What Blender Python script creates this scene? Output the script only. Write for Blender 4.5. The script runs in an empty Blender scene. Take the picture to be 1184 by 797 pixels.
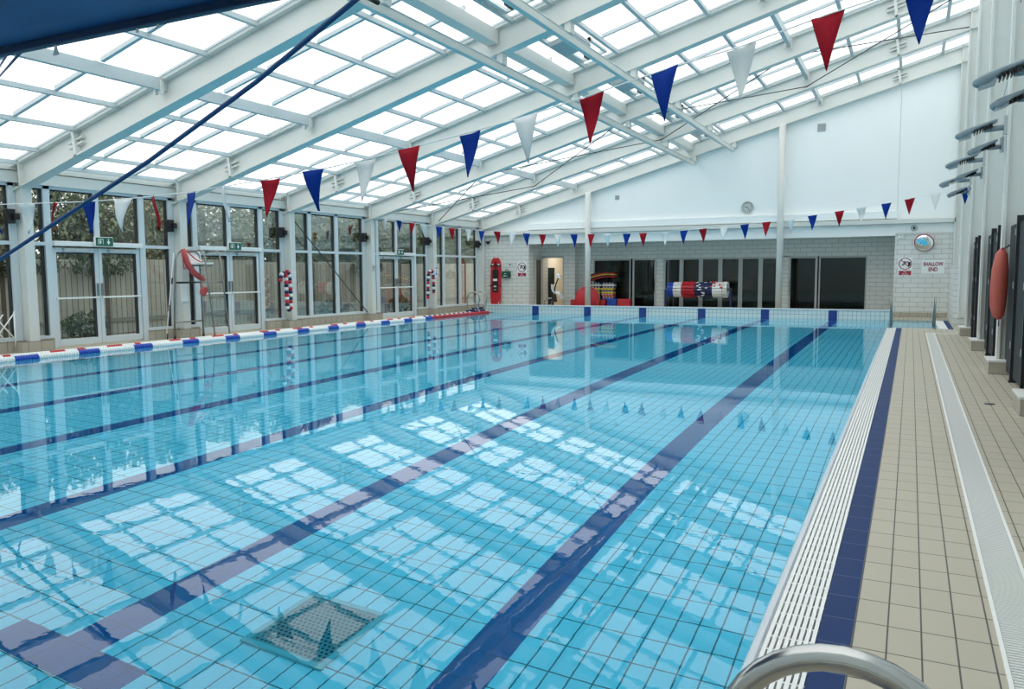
import bpy, bmesh, math, random
from mathutils import Vector, Matrix
random.seed(7)
PI = math.pi
S = bpy.context.scene
COL = S.collection

# ------------------------------------------------------------------ camera
def set_camera():
    f, yaw, pitch, roll = 923.12, 0.4622, 0.0900, 0.0058
    cy, sy, cp, sp = math.cos(yaw), math.sin(yaw), math.cos(pitch), math.sin(pitch)
    F = Vector((-sy*cp, cy*cp, -sp)); Rt = Vector((cy, sy, 0)); D = F.cross(Rt)
    c, s = math.cos(roll), math.sin(roll)
    R2 = c*Rt + s*D; D2 = -s*Rt + c*D
    m = Matrix((( R2.x, -D2.x, -F.x, 0), (R2.y, -D2.y, -F.y, 0), (R2.z, -D2.z, -F.z, 1.5), (0, 0, 0, 1)))
    cd = bpy.data.cameras.new('camera'); cam = bpy.data.objects.new('camera', cd)
    cd.sensor_width = 36; cd.lens = f/1184*36; cd.clip_start = .05; cd.clip_end = 300
    cam.matrix_world = m; COL.objects.link(cam); S.camera = cam
set_camera()

# ------------------------------------------------------------------ sky, exposure, render options
W = bpy.data.worlds.new('overcast_sky'); S.world = W; W.use_nodes = True
bg = W.node_tree.nodes['Background']
bg.inputs[0].default_value = (.965, .985, 1.0, 1); bg.inputs[1].default_value = 1.55
S.view_settings.view_transform = 'Standard'; S.view_settings.look = 'None'
S.view_settings.gamma = 1; S.view_settings.use_curve_mapping = False
S.view_settings.exposure = 0.47
cy_ = S.cycles
cy_.max_bounces = 14; cy_.diffuse_bounces = 5; cy_.glossy_bounces = 5; cy_.transmission_bounces = 8
cy_.transparent_max_bounces = 24; cy_.caustics_refractive = True; cy_.caustics_reflective = True
cy_.sample_clamp_indirect = 8; cy_.use_denoising = True; cy_.blur_glossy = 0.3

# ------------------------------------------------------------------ materials
def nm(name):
    m = bpy.data.materials.new(name); m.use_nodes = True
    nt = m.node_tree; b = nt.nodes['Principled BSDF']; return m, nt, b
def mat(name, col, rough=.5, metal=0., noise=0., nscale=6., spec=.5):
    m, nt, b = nm(name)
    b.inputs['Base Color'].default_value = (*col, 1); b.inputs['Roughness'].default_value = rough
    b.inputs['Metallic'].default_value = metal; b.inputs['Specular IOR Level'].default_value = spec
    if noise:
        tc = nt.nodes.new('ShaderNodeTexCoord'); n = nt.nodes.new('ShaderNodeTexNoise'); n.inputs['Scale'].default_value = nscale; n.inputs['Detail'].default_value = 5
        mx = nt.nodes.new('ShaderNodeMix'); mx.data_type = 'RGBA'
        mx.inputs[6].default_value = (*[c*(1-noise) for c in col], 1); mx.inputs[7].default_value = (*[min(1, c*(1+noise)) for c in col], 1)
        nt.links.new(tc.outputs['Object'], n.inputs['Vector']); nt.links.new(n.outputs['Fac'], mx.inputs[0]); nt.links.new(mx.outputs[2], b.inputs['Base Color'])
    return m
def tile(name, axes, w, h, c1, c2, grout, mortar=.004, offset=0., rough=.35, shift=(0, 0), spec=.5, bump=.0):
    """rows of tiles: u = axes[0], v = axes[1] of the object's own coordinates"""
    m, nt, b = nm(name)
    tc = nt.nodes.new('ShaderNodeTexCoord'); sp = nt.nodes.new('ShaderNodeSeparateXYZ'); cb = nt.nodes.new('ShaderNodeCombineXYZ')
    nt.links.new(tc.outputs['Object'], sp.inputs[0])
    for i, a in enumerate(axes):
        ad = nt.nodes.new('ShaderNodeMath'); ad.operation = 'ADD'; ad.inputs[1].default_value = 100*(w, h)[i] + shift[i]
        nt.links.new(sp.outputs['XYZ'.index(a)], ad.inputs[0]); nt.links.new(ad.outputs[0], cb.inputs[i])
    br = nt.nodes.new('ShaderNodeTexBrick'); br.offset = offset; br.squash = 1
    br.inputs['Scale'].default_value = 1; br.inputs['Brick Width'].default_value = w; br.inputs['Row Height'].default_value = h
    br.inputs['Mortar Size'].default_value = mortar; br.inputs['Mortar Smooth'].default_value = .1; br.inputs['Bias'].default_value = 0
    br.inputs['Color1'].default_value = (*c1, 1); br.inputs['Color2'].default_value = (*c2, 1); br.inputs['Mortar'].default_value = (*grout, 1)
    nt.links.new(cb.outputs[0], br.inputs['Vector']); nt.links.new(br.outputs['Color'], b.inputs['Base Color'])
    b.inputs['Roughness'].default_value = rough; b.inputs['Specular IOR Level'].default_value = spec
    return m
def glass_pane(name, tint=(.86, .9, .88), refl=1.0):
    m, nt, b = nm(name); nt.nodes.remove(b)
    out = nt.nodes['Material Output']
    t = nt.nodes.new('ShaderNodeBsdfTransparent'); t.inputs[0].default_value = (*tint, 1)
    g = nt.nodes.new('ShaderNodeBsdfGlossy'); g.inputs['Roughness'].default_value = .01; g.inputs['Color'].default_value = (.95, .97, .97, 1)
    fr = nt.nodes.new('ShaderNodeFresnel'); fr.inputs['IOR'].default_value = 1.5
    mu = nt.nodes.new('ShaderNodeMath'); mu.operation = 'MULTIPLY'; mu.inputs[1].default_value = refl; mu.use_clamp = True
    mx = nt.nodes.new('ShaderNodeMixShader')
    nt.links.new(fr.outputs[0], mu.inputs[0]); nt.links.new(mu.outputs[0], mx.inputs[0]); nt.links.new(t.outputs[0], mx.inputs[1]); nt.links.new(g.outputs[0], mx.inputs[2])
    nt.links.new(mx.outputs[0], out.inputs[0]); return m
def roof_glass():
    m, nt, b = nm('roof_polycarbonate'); nt.nodes.remove(b); out = nt.nodes['Material Output']
    t = nt.nodes.new('ShaderNodeBsdfTransparent'); t.inputs[0].default_value = (.95, .97, .97, 1)
    d = nt.nodes.new('ShaderNodeBsdfTranslucent'); d.inputs[0].default_value = (.93, .95, .95, 1)
    tc = nt.nodes.new('ShaderNodeTexCoord'); n = nt.nodes.new('ShaderNodeTexNoise'); n.inputs['Scale'].default_value = 1.3; n.inputs['Detail'].default_value = 6
    mr = nt.nodes.new('ShaderNodeMapRange'); mr.inputs[1].default_value = .3; mr.inputs[2].default_value = .7; mr.inputs[3].default_value = .12; mr.inputs[4].default_value = .3
    mx = nt.nodes.new('ShaderNodeMixShader')
    nt.links.new(tc.outputs['Object'], n.inputs['Vector']); nt.links.new(n.outputs['Fac'], mr.inputs[0]); nt.links.new(mr.outputs[0], mx.inputs[0])
    nt.links.new(t.outputs[0], mx.inputs[1]); nt.links.new(d.outputs[0], mx.inputs[2]); nt.links.new(mx.outputs[0], out.inputs[0]); return m
def water_mat():
    m, nt, b = nm('pool_water'); nt.nodes.remove(b); out = nt.nodes['Material Output']
    r = nt.nodes.new('ShaderNodeBsdfRefraction'); r.inputs['Color'].default_value = (.34, .85, 1.0, 1); r.inputs['Roughness'].default_value = 0; r.inputs['IOR'].default_value = 1.333
    g = nt.nodes.new('ShaderNodeBsdfGlossy'); g.inputs['Roughness'].default_value = 0.0; g.inputs['Color'].default_value = (1, 1, 1, 1)
    fr = nt.nodes.new('ShaderNodeFresnel'); fr.inputs['IOR'].default_value = 1.25
    mx = nt.nodes.new('ShaderNodeMixShader')
    tc = nt.nodes.new('ShaderNodeTexCoord'); mp = nt.nodes.new('ShaderNodeMapping'); mp.inputs['Scale'].default_value = (1., 1., 1.)
    n1 = nt.nodes.new('ShaderNodeTexNoise'); n1.inputs['Scale'].default_value = .9; n1.inputs['Detail'].default_value = 1
    n2 = nt.nodes.new('ShaderNodeTexNoise'); n2.inputs['Scale'].default_value = 9.0; n2.inputs['Detail'].default_value = 2
    ad = nt.nodes.new('ShaderNodeMath'); ad.operation = 'MULTIPLY_ADD'; ad.inputs[1].default_value = .2
    bp = nt.nodes.new('ShaderNodeBump'); bp.inputs['Strength'].default_value = 1; bp.inputs['Distance'].default_value = .0012
    L = nt.links.new
    L(tc.outputs['Object'], mp.inputs[0]); L(mp.outputs[0], n1.inputs['Vector']); L(mp.outputs[0], n2.inputs['Vector'])
    L(n2.outputs['Fac'], ad.inputs[0]); L(n1.outputs['Fac'], ad.inputs[2]); L(ad.outputs[0], bp.inputs['Height'])
    for x in (r, g, fr): L(bp.outputs[0], x.inputs['Normal'])
    L(fr.outputs[0], mx.inputs[0]); L(r.outputs[0], mx.inputs[1]); L(g.outputs[0], mx.inputs[2]); L(mx.outputs[0], out.inputs[0]); return m

WHITE = mat('white_paint', (.67, .69, .655), .5)
WALLW = mat('white_render', (.90, .93, .92), .7, noise=.02, nscale=1.5)
PURL = mat('grey_roof_bar', (.50, .56, .57), .5)
ALU = mat('powder_coated_frame', (.62, .69, .72), .4)
ALUD = mat('grey_frame', (.42, .45, .45), .4)
GASKET = mat('black_gasket', (.02, .025, .03), .6)
GLASS = glass_pane('window_glass', (.90, .93, .91), .42)
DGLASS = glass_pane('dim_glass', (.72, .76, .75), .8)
ROOFG = roof_glass()
WATER = water_mat()
DECK = tile('deck_tile', 'XY', .126, .262, (.43, .395, .305), (.455, .415, .32), (.06, .055, .045), .0035, 0, .55, shift=(.035, .05))
DECKL = tile('kerb_tile', 'YZ', .262, .2, (.42, .39, .32), (.40, .37, .30), (.16, .14, .11), .006, 0, .45)
DECKX = tile('kerb_tile_face', 'XZ', .262, .2, (.42, .39, .32), (.40, .37, .30), (.16, .14, .11), .006, 0, .45)
BRICKX = tile('glazed_brick', 'XZ', .42, .153, (.66, .68, .65), (.70, .72, .69), (.40, .41, .39), .008, .5, .3, shift=(0, -.02))
BRICKY = tile('glazed_brick_side', 'YZ', .42, .153, (.66, .68, .65), (.70, .72, .69), (.40, .41, .39), .008, .5, .3, shift=(0, -.02))
PTILE = tile('pool_floor_tile', 'XY', .131, .262, (.84, .94, .97), (.87, .955, .98), (.05, .15, .17), .0052, 0, .3, shift=(.026, .03))
PWALLX = tile('pool_wall_tile', 'XZ', .131, .17, (.62, .71, .70), (.65, .74, .73), (.17, .24, .25), .005, 0, .25, shift=(.02, .06))
PWALLY = tile('pool_wall_tile_side', 'YZ', .131, .17, (.68, .77, .77), (.71, .80, .80), (.22, .30, .31), .005, 0, .25, shift=(.02, .06))
NAVYX = tile('navy_wall_tile', 'XZ', .131, .17, (.012, .04, .22), (.014, .045, .24), (.01, .04, .12), .003, 0, .25, shift=(.02, .06))
NAVYF = tile('navy_floor_tile', 'XY', .14, .262, (.002, .085, .30), (.002, .09, .32), (.001, .04, .14), .003, 0, .3, shift=(0, .03))
NAVYD = tile('navy_deck_tile', 'XY', .5, .262, (.012, .036, .125), (.014, .040, .135), (.10, .14, .22), .003, 0, .55, shift=(0, .05), spec=.1)
NOSE = mat('edge_nosing', (.60, .64, .68), .3)
SLAT = mat('white_plastic_slat', (.83, .83, .80), .4)
DARKGAP = mat('dark_channel', (.03, .03, .03), .8)
STEEL = mat('stainless_steel', (.47, .47, .45), .22, 1.)
STEELD = mat('brushed_steel', (.30, .30, .285), .32, 1.)
RED = mat('red_vinyl', (.50, .02, .035), .5)
BLUE = mat('blue_vinyl', (.01, .06, .36), .5)
WFLAG = mat('white_vinyl', (.70, .75, .76), .5)
FRED = mat('red_pennant', (.33, .008, .022), .7, spec=.15)
FBLUE = mat('blue_pennant', (.002, .035, .27), .7, spec=.15)
FWHITE = mat('white_pennant', (.74, .79, .79), .7, spec=.15)
PLW = mat('white_plastic', (.82, .84, .82), .35)
PLB = mat('blue_plastic', (.012, .06, .42), .35)
PLN = mat('navy_plastic', (.012, .02, .09), .4)
PLR = mat('red_plastic', (.52, .015, .03), .35)
BLACK = mat('black_plastic', (.012, .012, .014), .45)
GREYP = mat('grey_plastic', (.45, .48, .48), .45)
DGREY = mat('dark_laminate', (.042, .052, .056), .65, spec=.12)
LAMPG = mat('floodlight_casing', (.21, .27, .30), .45)
LAMPL = mat('floodlight_lens', (.30, .36, .39), .25)
GREENB = mat('green_box', (.012, .07, .045), .4)
EXITG = mat('exit_green', (.008, .12, .07), .4)
ROPEB = mat('blue_rope', (.004, .05, .17), .6, noise=.3, nscale=60)
TARP = mat('blue_tarpaulin', (.004, .055, .20), .55, noise=.15, nscale=2)
TARPD = mat('dark_blue_hem', (.004, .03, .09), .5)
CABLE = mat('steel_cable', (.05, .06, .065), .4, .6)
YEL = mat('yellow_trim', (.75, .55, .06), .5)
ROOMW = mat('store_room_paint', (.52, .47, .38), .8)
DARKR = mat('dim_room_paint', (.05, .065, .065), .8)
WOOD = tile('fence_board', 'YZ', .15, 3., (.40, .38, .33), (.50, .47, .41), (.10, .09, .075), .010, 0, .85)
PAVE = mat('garden_paving', (.36, .32, .27), .9, noise=.2, nscale=3)
LEAF = mat('dark_leaf', (.15, .175, .095), .6, noise=.45, nscale=2.5)
LEAF2 = mat('olive_leaf', (.22, .22, .125), .6, noise=.45, nscale=2.5)
LEAF3 = mat('ivy_leaf', (.05, .09, .035), .5, noise=.4, nscale=6)
BARK = mat('bark', (.12, .09, .07), .9)
MAROON = mat('maroon_lettering', (.33, .01, .04), .5)
SIGNW = mat('sign_white', (.80, .83, .83), .4)
MIRROR = mat('convex_mirror', (.85, .9, .92), .03, 1.)
PINK = mat('salmon_red_foam', (.52, .08, .08), .6)
CORAL = mat('coral_vinyl', (.50, .105, .075), .55, noise=.12, nscale=8)
GRATE = mat('grate_plate', (.28, .34, .34), .35, .3)

# ------------------------------------------------------------------ mesh helpers
class MB:
    def __init__(s): s.bm = bmesh.new(); s.mi = 0
    def _f(s, vs, smooth=False):
        try:
            f = s.bm.faces.new(vs); f.material_index = s.mi; f.smooth = smooth; return f
        except ValueError: return None
    def box(s, x0, y0, z0, x1, y1, z1, M=None):
        v = [Vector((x, y, z)) for z in (z0, z1) for y in (y0, y1) for x in (x0, x1)]
        if M: v = [M @ p for p in v]
        v = [s.bm.verts.new(p) for p in v]
        for q in ((0, 2, 3, 1), (4, 5, 7, 6), (0, 1, 5, 4), (2, 6, 7, 3), (0, 4, 6, 2), (1, 3, 7, 5)): s._f([v[i] for i in q])
        return s
    def hexa(s, pts):
        v = [s.bm.verts.new(Vector(p)) for p in pts]
        for q in ((3, 2, 1, 0), (4, 5, 6, 7), (0, 1, 5, 4), (1, 2, 6, 5), (2, 3, 7, 6), (3, 0, 4, 7)): s._f([v[i] for i in q])
        return s
    def quad(s, *pts):
        s._f([s.bm.verts.new(Vector(p)) for p in pts]); return s
    def prism(s, poly, d):
        """polygon (3-D points) pushed along d"""
        d = Vector(d); a = [s.bm.verts.new(Vector(p)) for p in poly]; b = [s.bm.verts.new(Vector(p)+d) for p in poly]
        s._f(a[::-1]); s._f(b); n = len(a)
        for i in range(n): s._f([a[i], a[(i+1) % n], b[(i+1) % n], b[i]])
        return s
    def tube(s, path, r, n=10, closed=False, caps=True):
        P = [Vector(p) for p in path]; R = r if isinstance(r, (list, tuple)) else [r]*len(P)
        rings = []; up = None
        for i, p in enumerate(P):
            if closed: t = P[(i+1) % len(P)] - P[i-1]
            else: t = P[min(i+1, len(P)-1)] - P[max(i-1, 0)]
            t.normalize()
            if up is None:
                up = Vector((0, 0, 1)) if abs(t.z) < .9 else Vector((1, 0, 0))
            a = t.cross(up)
            if a.length < 1e-5: a = t.cross(Vector((0, 1, 0)))
            a.normalize(); b = a.cross(t).normalized(); up = b
            rings.append([s.bm.verts.new(p + R[i]*(math.cos(2*PI*k/n)*a + math.sin(2*PI*k/n)*b)) for k in range(n)])
        m = len(rings)
        for i in range(m if closed else m-1):
            A, Bq = rings[i], rings[(i+1) % m]
            for k in range(n): s._f([A[k], A[(k+1) % n], Bq[(k+1) % n], Bq[k]], True)
        if caps and not closed: s._f(rings[0][::-1]); s._f(rings[-1])
        return s
    def cyl(s, a, b, r, n=16, r2=None):
        return s.tube([a, b], [r, r if r2 is None else r2], n)
    def lathe(s, prof, origin, axis='Z', n=20, M=None):
        """prof = [(r, h)...] turned about an axis through origin"""
        rings = []; o = Vector(origin)
        for r, h in prof:
            ring = []
            for k in range(n):
                a = 2*PI*k/n; c_, s_ = r*math.cos(a), r*math.sin(a)
                p = {'Z': Vector((c_, s_, h)), 'Y': Vector((c_, h, s_)), 'X': Vector((h, c_, s_))}[axis]
                if M: p = M @ p
                ring.append(s.bm.verts.new(o+p))
            rings.append(ring)
        for A, Bq in zip(rings, rings[1:]):
            for k in range(n): s._f([A[k], A[(k+1) % n], Bq[(k+1) % n], Bq[k]], True)
        if prof[0] != prof[-1]: s._f(rings[0][::-1]); s._f(rings[-1])
        return s
    def build(s, name, mats, parent=None, loc=None, bevel=0, kind=None, label=None):
        bmesh.ops.recalc_face_normals(s.bm, faces=s.bm.faces)
        me = bpy.data.meshes.new(name); s.bm.to_mesh(me); s.bm.free()
        for m in (mats if isinstance(mats, (list, tuple)) else [mats]): me.materials.append(m)
        o = bpy.data.objects.new(name, me); COL.objects.link(o)
        if loc: o.location = loc
        if parent:
            o.parent = parent
        if bevel:
            bv = o.modifiers.new('bevel', 'BEVEL'); bv.width = bevel; bv.segments = 2; bv.limit_method = 'ANGLE'
        if kind: o['kind'] = kind
        if label: o['label'] = label
        return o
def tag(o, label, cat, group=None, kind=None):
    o['label'] = label; o['category'] = cat
    if group: o['group'] = group
    if kind: o['kind'] = kind
    return o
def thing(name, label, cat, loc=(0, 0, 0), rz=0, group=None, kind=None):
    o = bpy.data.objects.new(name, None); COL.objects.link(o); o.location = loc; o.rotation_euler = (0, 0, rz); o.empty_display_size = .1
    return tag(o, label, cat, group, kind)
def struct(o, label=None):
    o['kind'] = 'structure'
    if label: o['label'] = label
    return o
def kids(o): return [c for c in bpy.data.objects if c.parent == o]
def dup(root, loc, rz=None, label=None):
    def cp(o, par):
        c = o.copy(); COL.objects.link(c)
        if par: c.parent = par
        for k in kids(o): cp(k, c)
        return c
    r = cp(root, None); r.location = loc
    if rz is not None: r.rotation_euler = (0, 0, rz)
    if label: r['label'] = label
    return r
def arc(c, r, a0, a1, n, u, v):
    c, u, v = Vector(c), Vector(u), Vector(v)
    return [c + r*(math.cos(a0+(a1-a0)*i/n)*u + math.sin(a0+(a1-a0)*i/n)*v) for i in range(n+1)]
def text(name, body, size, loc, rot, m, parent=None, ext=.002, align='CENTER', sx=1., bold=0.):
    cu = bpy.data.curves.new(name, 'FONT'); cu.body = body; cu.size = size; cu.extrude = ext; cu.align_x = align; cu.align_y = 'CENTER'; cu.offset = bold
    t = bpy.data.objects.new(name, cu); COL.objects.link(t)
    bpy.context.view_layer.update()
    dg = bpy.context.evaluated_depsgraph_get(); me = bpy.data.meshes.new_from_object(t.evaluated_get(dg))
    bpy.data.objects.remove(t); me.materials.clear(); me.materials.append(m)
    o = bpy.data.objects.new(name, me); COL.objects.link(o); o.location = loc; o.rotation_euler = rot; o.scale = (sx, 1, 1)
    if parent: o.parent = parent
    return o

# ------------------------------------------------------------------ main dimensions (metres)
XL, XR = -15.8, 1.38             # glazed left wall, right wall
POOL = (-14.42, -.53, .6, 27.0)  # pool water x0, x1, y0, y1
COLY = [9.9 + 3.74*k for k in range(-3, 6)]   # portal frames along the hall
YG = COLY[-1]                    # the gable frame (28.6)
SL = .275
def zb(x): return 3.2 + SL*(x+15.5)          # underside of the rafters
def pf(y): return -1.55 + .55*max(0, min(1, (y-3)/24))   # pool floor

# ------------------------------------------------------------------ floor and pool
b = MB()
b.box(-.165, -3.5, -.15, 2.3, 23.06, 0); b.box(.99, 23.06, -.15, 2.3, 28.9, 0); b.box(-.5, 26.92, -.15, .99, 28.9, 0)
b.box(-16.1, 27.3, -.15, -.5, 33.4, 0); b.box(-16.1, -3.5, -.15, -14.62, 27.3, 0); b.box(-14.62, -3.5, -.15, -.165, .5, 0)
b.box(-.5, 28.9, -.15, 2.3, 33.4, 0)
fl = struct(b.build('floor', DECK), 'tan tiled pool deck around the blue water')

b = MB()
x0, x1, y0, y1 = POOL
n = 12
ys = [y0 + (y1-y0)*i/n for i in range(n+1)]
for a_, c_ in zip(ys, ys[1:]):
    b.hexa([(x0-.1, a_, pf(a_)-.2), (x1+.1, a_, pf(a_)-.2), (x1+.1, c_, pf(c_)-.2), (x0-.1, c_, pf(c_)-.2), (x0-.1, a_, pf(a_)), (x1+.1, a_, pf(a_)), (x1+.1, c_, pf(c_)), (x0-.1, c_, pf(c_))])
b.box(-.53, 23.1, -.6, .66, 26.85, -.42)
pool = struct(b.build('floor_pool', PTILE), 'pale tiled pool bottom under the water')
b = MB()
b.box(x0, y0-.1, -1.8, x1, y0, -.02)
b.mi = 1; b.box(x0-.2, y0-.1, -1.8, x0, 27.3, -.02)
b.box(x1, y0-.1, -1.8, x1+.05, 23.1, -.03); b.box(x1, 26.85, -1.8, x1+.05, 27.3, -.02)
b.box(x1, 23.1, -1.8, x1+.05, 26.85, -.42); b.box(.66, 23.1, -.6, .70, 26.85, -.02)
b.mi = 0
b.box(x1, 23.06, -.6, .70, 23.1, -.02); b.box(x1, 26.85, -.6, .70, 26.92, -.02)
b.box(x0-.2, 27.0, -1.8, -.5, 27.3, .25)
struct(b.build('wall_pool', [PWALLX, PWALLY]), 'raised pale tiled end wall of the pool')
b = MB(); b.box(x0-.2, 26.97, .25, -.47, 27.33, .285)
struct(b.build('trim_1', NOSE, bevel=.01), 'pale coping along the raised pool end wall')
b = MB(); b.box(-.5, 26.985, -.02, -.47, 27.31, .262)
struct(b.build('trim_2', NAVYX), 'navy tiled corner at the right end of the raised wall')
LX = [-2.12, -4.21, -6.32, -8.37, -10.43, -12.48]
for i, lx in enumerate(LX):
    b = MB()
    ya, yb_ = 2.87, 26.9
    k = 8
    for j in range(k):
        p, q = ya+(yb_-ya)*j/k, ya+(yb_-ya)*(j+1)/k
        b.hexa([(lx-.14, p, pf(p)-.01), (lx+.14, p, pf(p)-.01), (lx+.14, q, pf(q)-.01), (lx-.14, q, pf(q)-.01), (lx-.14, p, pf(p)+.003), (lx+.14, p, pf(p)+.003), (lx+.14, q, pf(q)+.003), (lx-.14, q, pf(q)+.003)])
    b.box(lx-.53, 2.6, pf(0)-.01, lx+.53, 2.87, pf(0)+.0035)
    o = b.build('lane_line', NAVYF); o.parent = pool
    b = MB(); sx = -2.157 - 2.062*i
    b.box(sx-.128, 26.99, -.95, sx+.128, 27.004, .248)
    o = b.build('lane_target', NAVYX); o.parent = pool

b = MB(); b.box(-3.43, 3.36, pf(3.6)-.01, -2.89, 3.95, pf(3.6)+.012)
g = tag(b.build('floor_grate', GRATE), 'square perforated grate set in the pool floor between the two nearest lane lines', 'grate')
b = MB()
for (p, q, r_, s_) in ((-3.46, 3.33, -2.86, 3.37), (-3.46, 3.94, -2.86, 3.98), (-3.46, 3.37, -3.42, 3.94), (-2.90, 3.37, -2.86, 3.94)): b.box(p, q, pf(3.6)-.01, r_, s_, pf(3.6)+.02)
b.build('frame', mat('pale_frame', (.45, .62, .60), .4), g)
b = MB()
for i in range(15):
    for j in range(16):
        cx, cy = -3.39+.46*i/14+.011*(j % 2), 3.40+.5*j/15
        b.box(cx-.009, cy-.009, pf(3.6)+.0105, cx+.009, cy+.009, pf(3.6)+.0135)
b.build('hole_pattern', mat('grate_holes', (.03, .06, .06), .8), g)

b = MB()
b.quad((x0, y0, -.012), (x1, y0, -.012), (x1, y1, -.012), (x0, y1, -.012))
b.quad((x1, 23.1, -.012), (.66, 23.1, -.012), (.66, 26.85, -.012), (x1, 26.85, -.012))
tag(b.build('pool_water', WATER), 'clear blue swimming pool water filling the tiled basin', 'water', kind='stuff')

# overflow edge, grating, navy strip, drain
b = MB()
prof = [(x1, -.1), (x1, -.02), (x1+.008, -.004), (x1+.02, 0), (x1+.035, -.002), (x1+.045, -.02), (x1+.045, -.1)]
b.prism([(px, -3.5 if False else y0, pz) for px, pz in prof], (0, 22.5, 0))
struct(b.build('trim_3', NOSE), 'smooth pale nosing along the right pool edge')
b = MB(); b.prism([(2*0-14.95-px, y0, pz) for px, pz in prof], (0, 26.4, 0))
struct(b.build('trim_4', NOSE), 'smooth pale nosing along the left pool edge')
def grating(xa, xb, name, label):
    b = MB(); b.box(xa, y0, -.10, xb, 23.06 if xa > -5 else 27, -.06)
    o = tag(b.build(name, DARKGAP), label, 'grating')
    b = MB(); ns = 8; w = (xb-xa)/ns; ye = 23.06 if xa > -5 else 27.
    for i in range(ns): b.box(xa+w*(i+.17), y0, -.03, xa+w*(i+.83), ye, -.001)
    y = y0+.1
    while y < ye:
        b.box(xa, y, -.04, xb, y+.012, -.006); y += .125
    b.build('slat_panel', SLAT, o); return o
grating(-.485, -.292, 'overflow_grating', 'white slatted overflow grating beside the navy tile strip on the right pool edge')
grating(-14.62, -14.465, 'overflow_grating', 'white slatted overflow grating along the far left pool edge')
b = MB(); b.box(-.292, -3.5, -.15, -.165, 23.06, .0015)
struct(b.build('trim_5', NAVYD), 'navy tile strip beside the white grating')
b = MB(); b.box(.70, 23.1, -.1, .90, 26.85, .001)
struct(b.build('trim_6', SLAT), 'white edge of the side steps')
b = MB(); b.box(.90, 23.0, -.1, 1.03, 26.92, .002)
struct(b.build('trim_7', NAVYD), 'navy tile strip beside the side steps')
b = MB(); b.box(-.53, 23.06, -.1, .66, 23.1, .006)
struct(b.build('trim_8', SLAT), 'white lip at the near edge of the side steps')
b = MB(); b.box(.372, -3.5, -.02, .553, 21.45, .003)
dr = tag(b.build('deck_drain', mat('drain_body', (.45, .46, .44), .5)), 'long pale slotted drain channel set in the tan deck', 'drain')
b = MB()
b.box(.368, -3.5, -.02, .384, 21.46, .008); b.box(.541, -3.5, -.02, .557, 21.46, .008); b.box(.368, 21.44, -.02, 1.1, 21.48, .006)
b.build('edge_rail', SLAT, dr)
b = MB(); y = -1.0
while y < 21.4:
    b.box(.388, y, -.0, .537, y+.012, .0062); y += .024
b.build('slat_panel', mat('drain_slat', (.70, .71, .68), .45), dr)

# ------------------------------------------------------------------ portal frames and roof
ceil = struct(thing('ceiling', 'sloping glazed roof on white steel rafters', 'roof'), 'sloping glazed roof on white steel rafters')
def ibeam(b, xa, xb, y, z0off, h, w=.26, tf=.035, tw=.03, sl=SL, zf=zb):
    def seg(ya, yb, o0, o1):
        b.hexa([(xa, ya, zf(xa)+o0), (xb, ya, zf(xb)+o0), (xb, yb, zf(xb)+o0), (xa, yb, zf(xa)+o0), (xa, ya, zf(xa)+o1), (xb, ya, zf(xb)+o1), (xb, yb, zf(xb)+o1), (xa, yb, zf(xa)+o1)])
    seg(y-w/2, y+w/2, z0off, z0off+tf); seg(y-w/2, y+w/2, z0off+h-tf, z0off+h); seg(y-tw/2, y+tw/2, z0off+tf, z0off+h-tf)
for k, y in enumerate(COLY):
    b = MB(); ibeam(b, -15.85, 1.42, y, 0, .50)
    r = b.build('rafter', WHITE, ceil)
    for sx in (-13.8, -.5):
        b = MB(); b.hexa([(sx-.035, y-.13, zb(sx)), (sx+.035, y-.13, zb(sx)), (sx+.035, y+.13, zb(sx)), (sx-.035, y+.13, zb(sx)), (sx-.035-.06, y-.13, zb(sx)+.5), (sx+.035-.06, y-.13, zb(sx)+.5), (sx+.035-.06, y+.13, zb(sx)+.5), (sx-.035-.06, y+.13, zb(sx)+.5)])
        for dz in (.20, .29):
            b.hexa([(sx-.22, y-.10, zb(sx-.22)+dz), (sx+.18, y-.10, zb(sx+.18)+dz), (sx+.18, y+.1, zb(sx+.18)+dz), (sx-.22, y+.1, zb(sx-.22)+dz), (sx-.22, y-.10, zb(sx-.22)+dz+.03), (sx+.18, y-.10, zb(sx+.18)+dz+.03), (sx+.18, y+.1, zb(sx+.18)+dz+.03), (sx-.22, y+.1, zb(sx-.22)+dz+.03)])
        b.build('splice_plate', WHITE, r)
    b = MB()
    for sx in (-15.5, 1.2): b.box(sx-.012, y-.13, zb(sx), sx+.012, y+.13, zb(sx)+.5)
    b.build('stiffener', WHITE, r)
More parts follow.
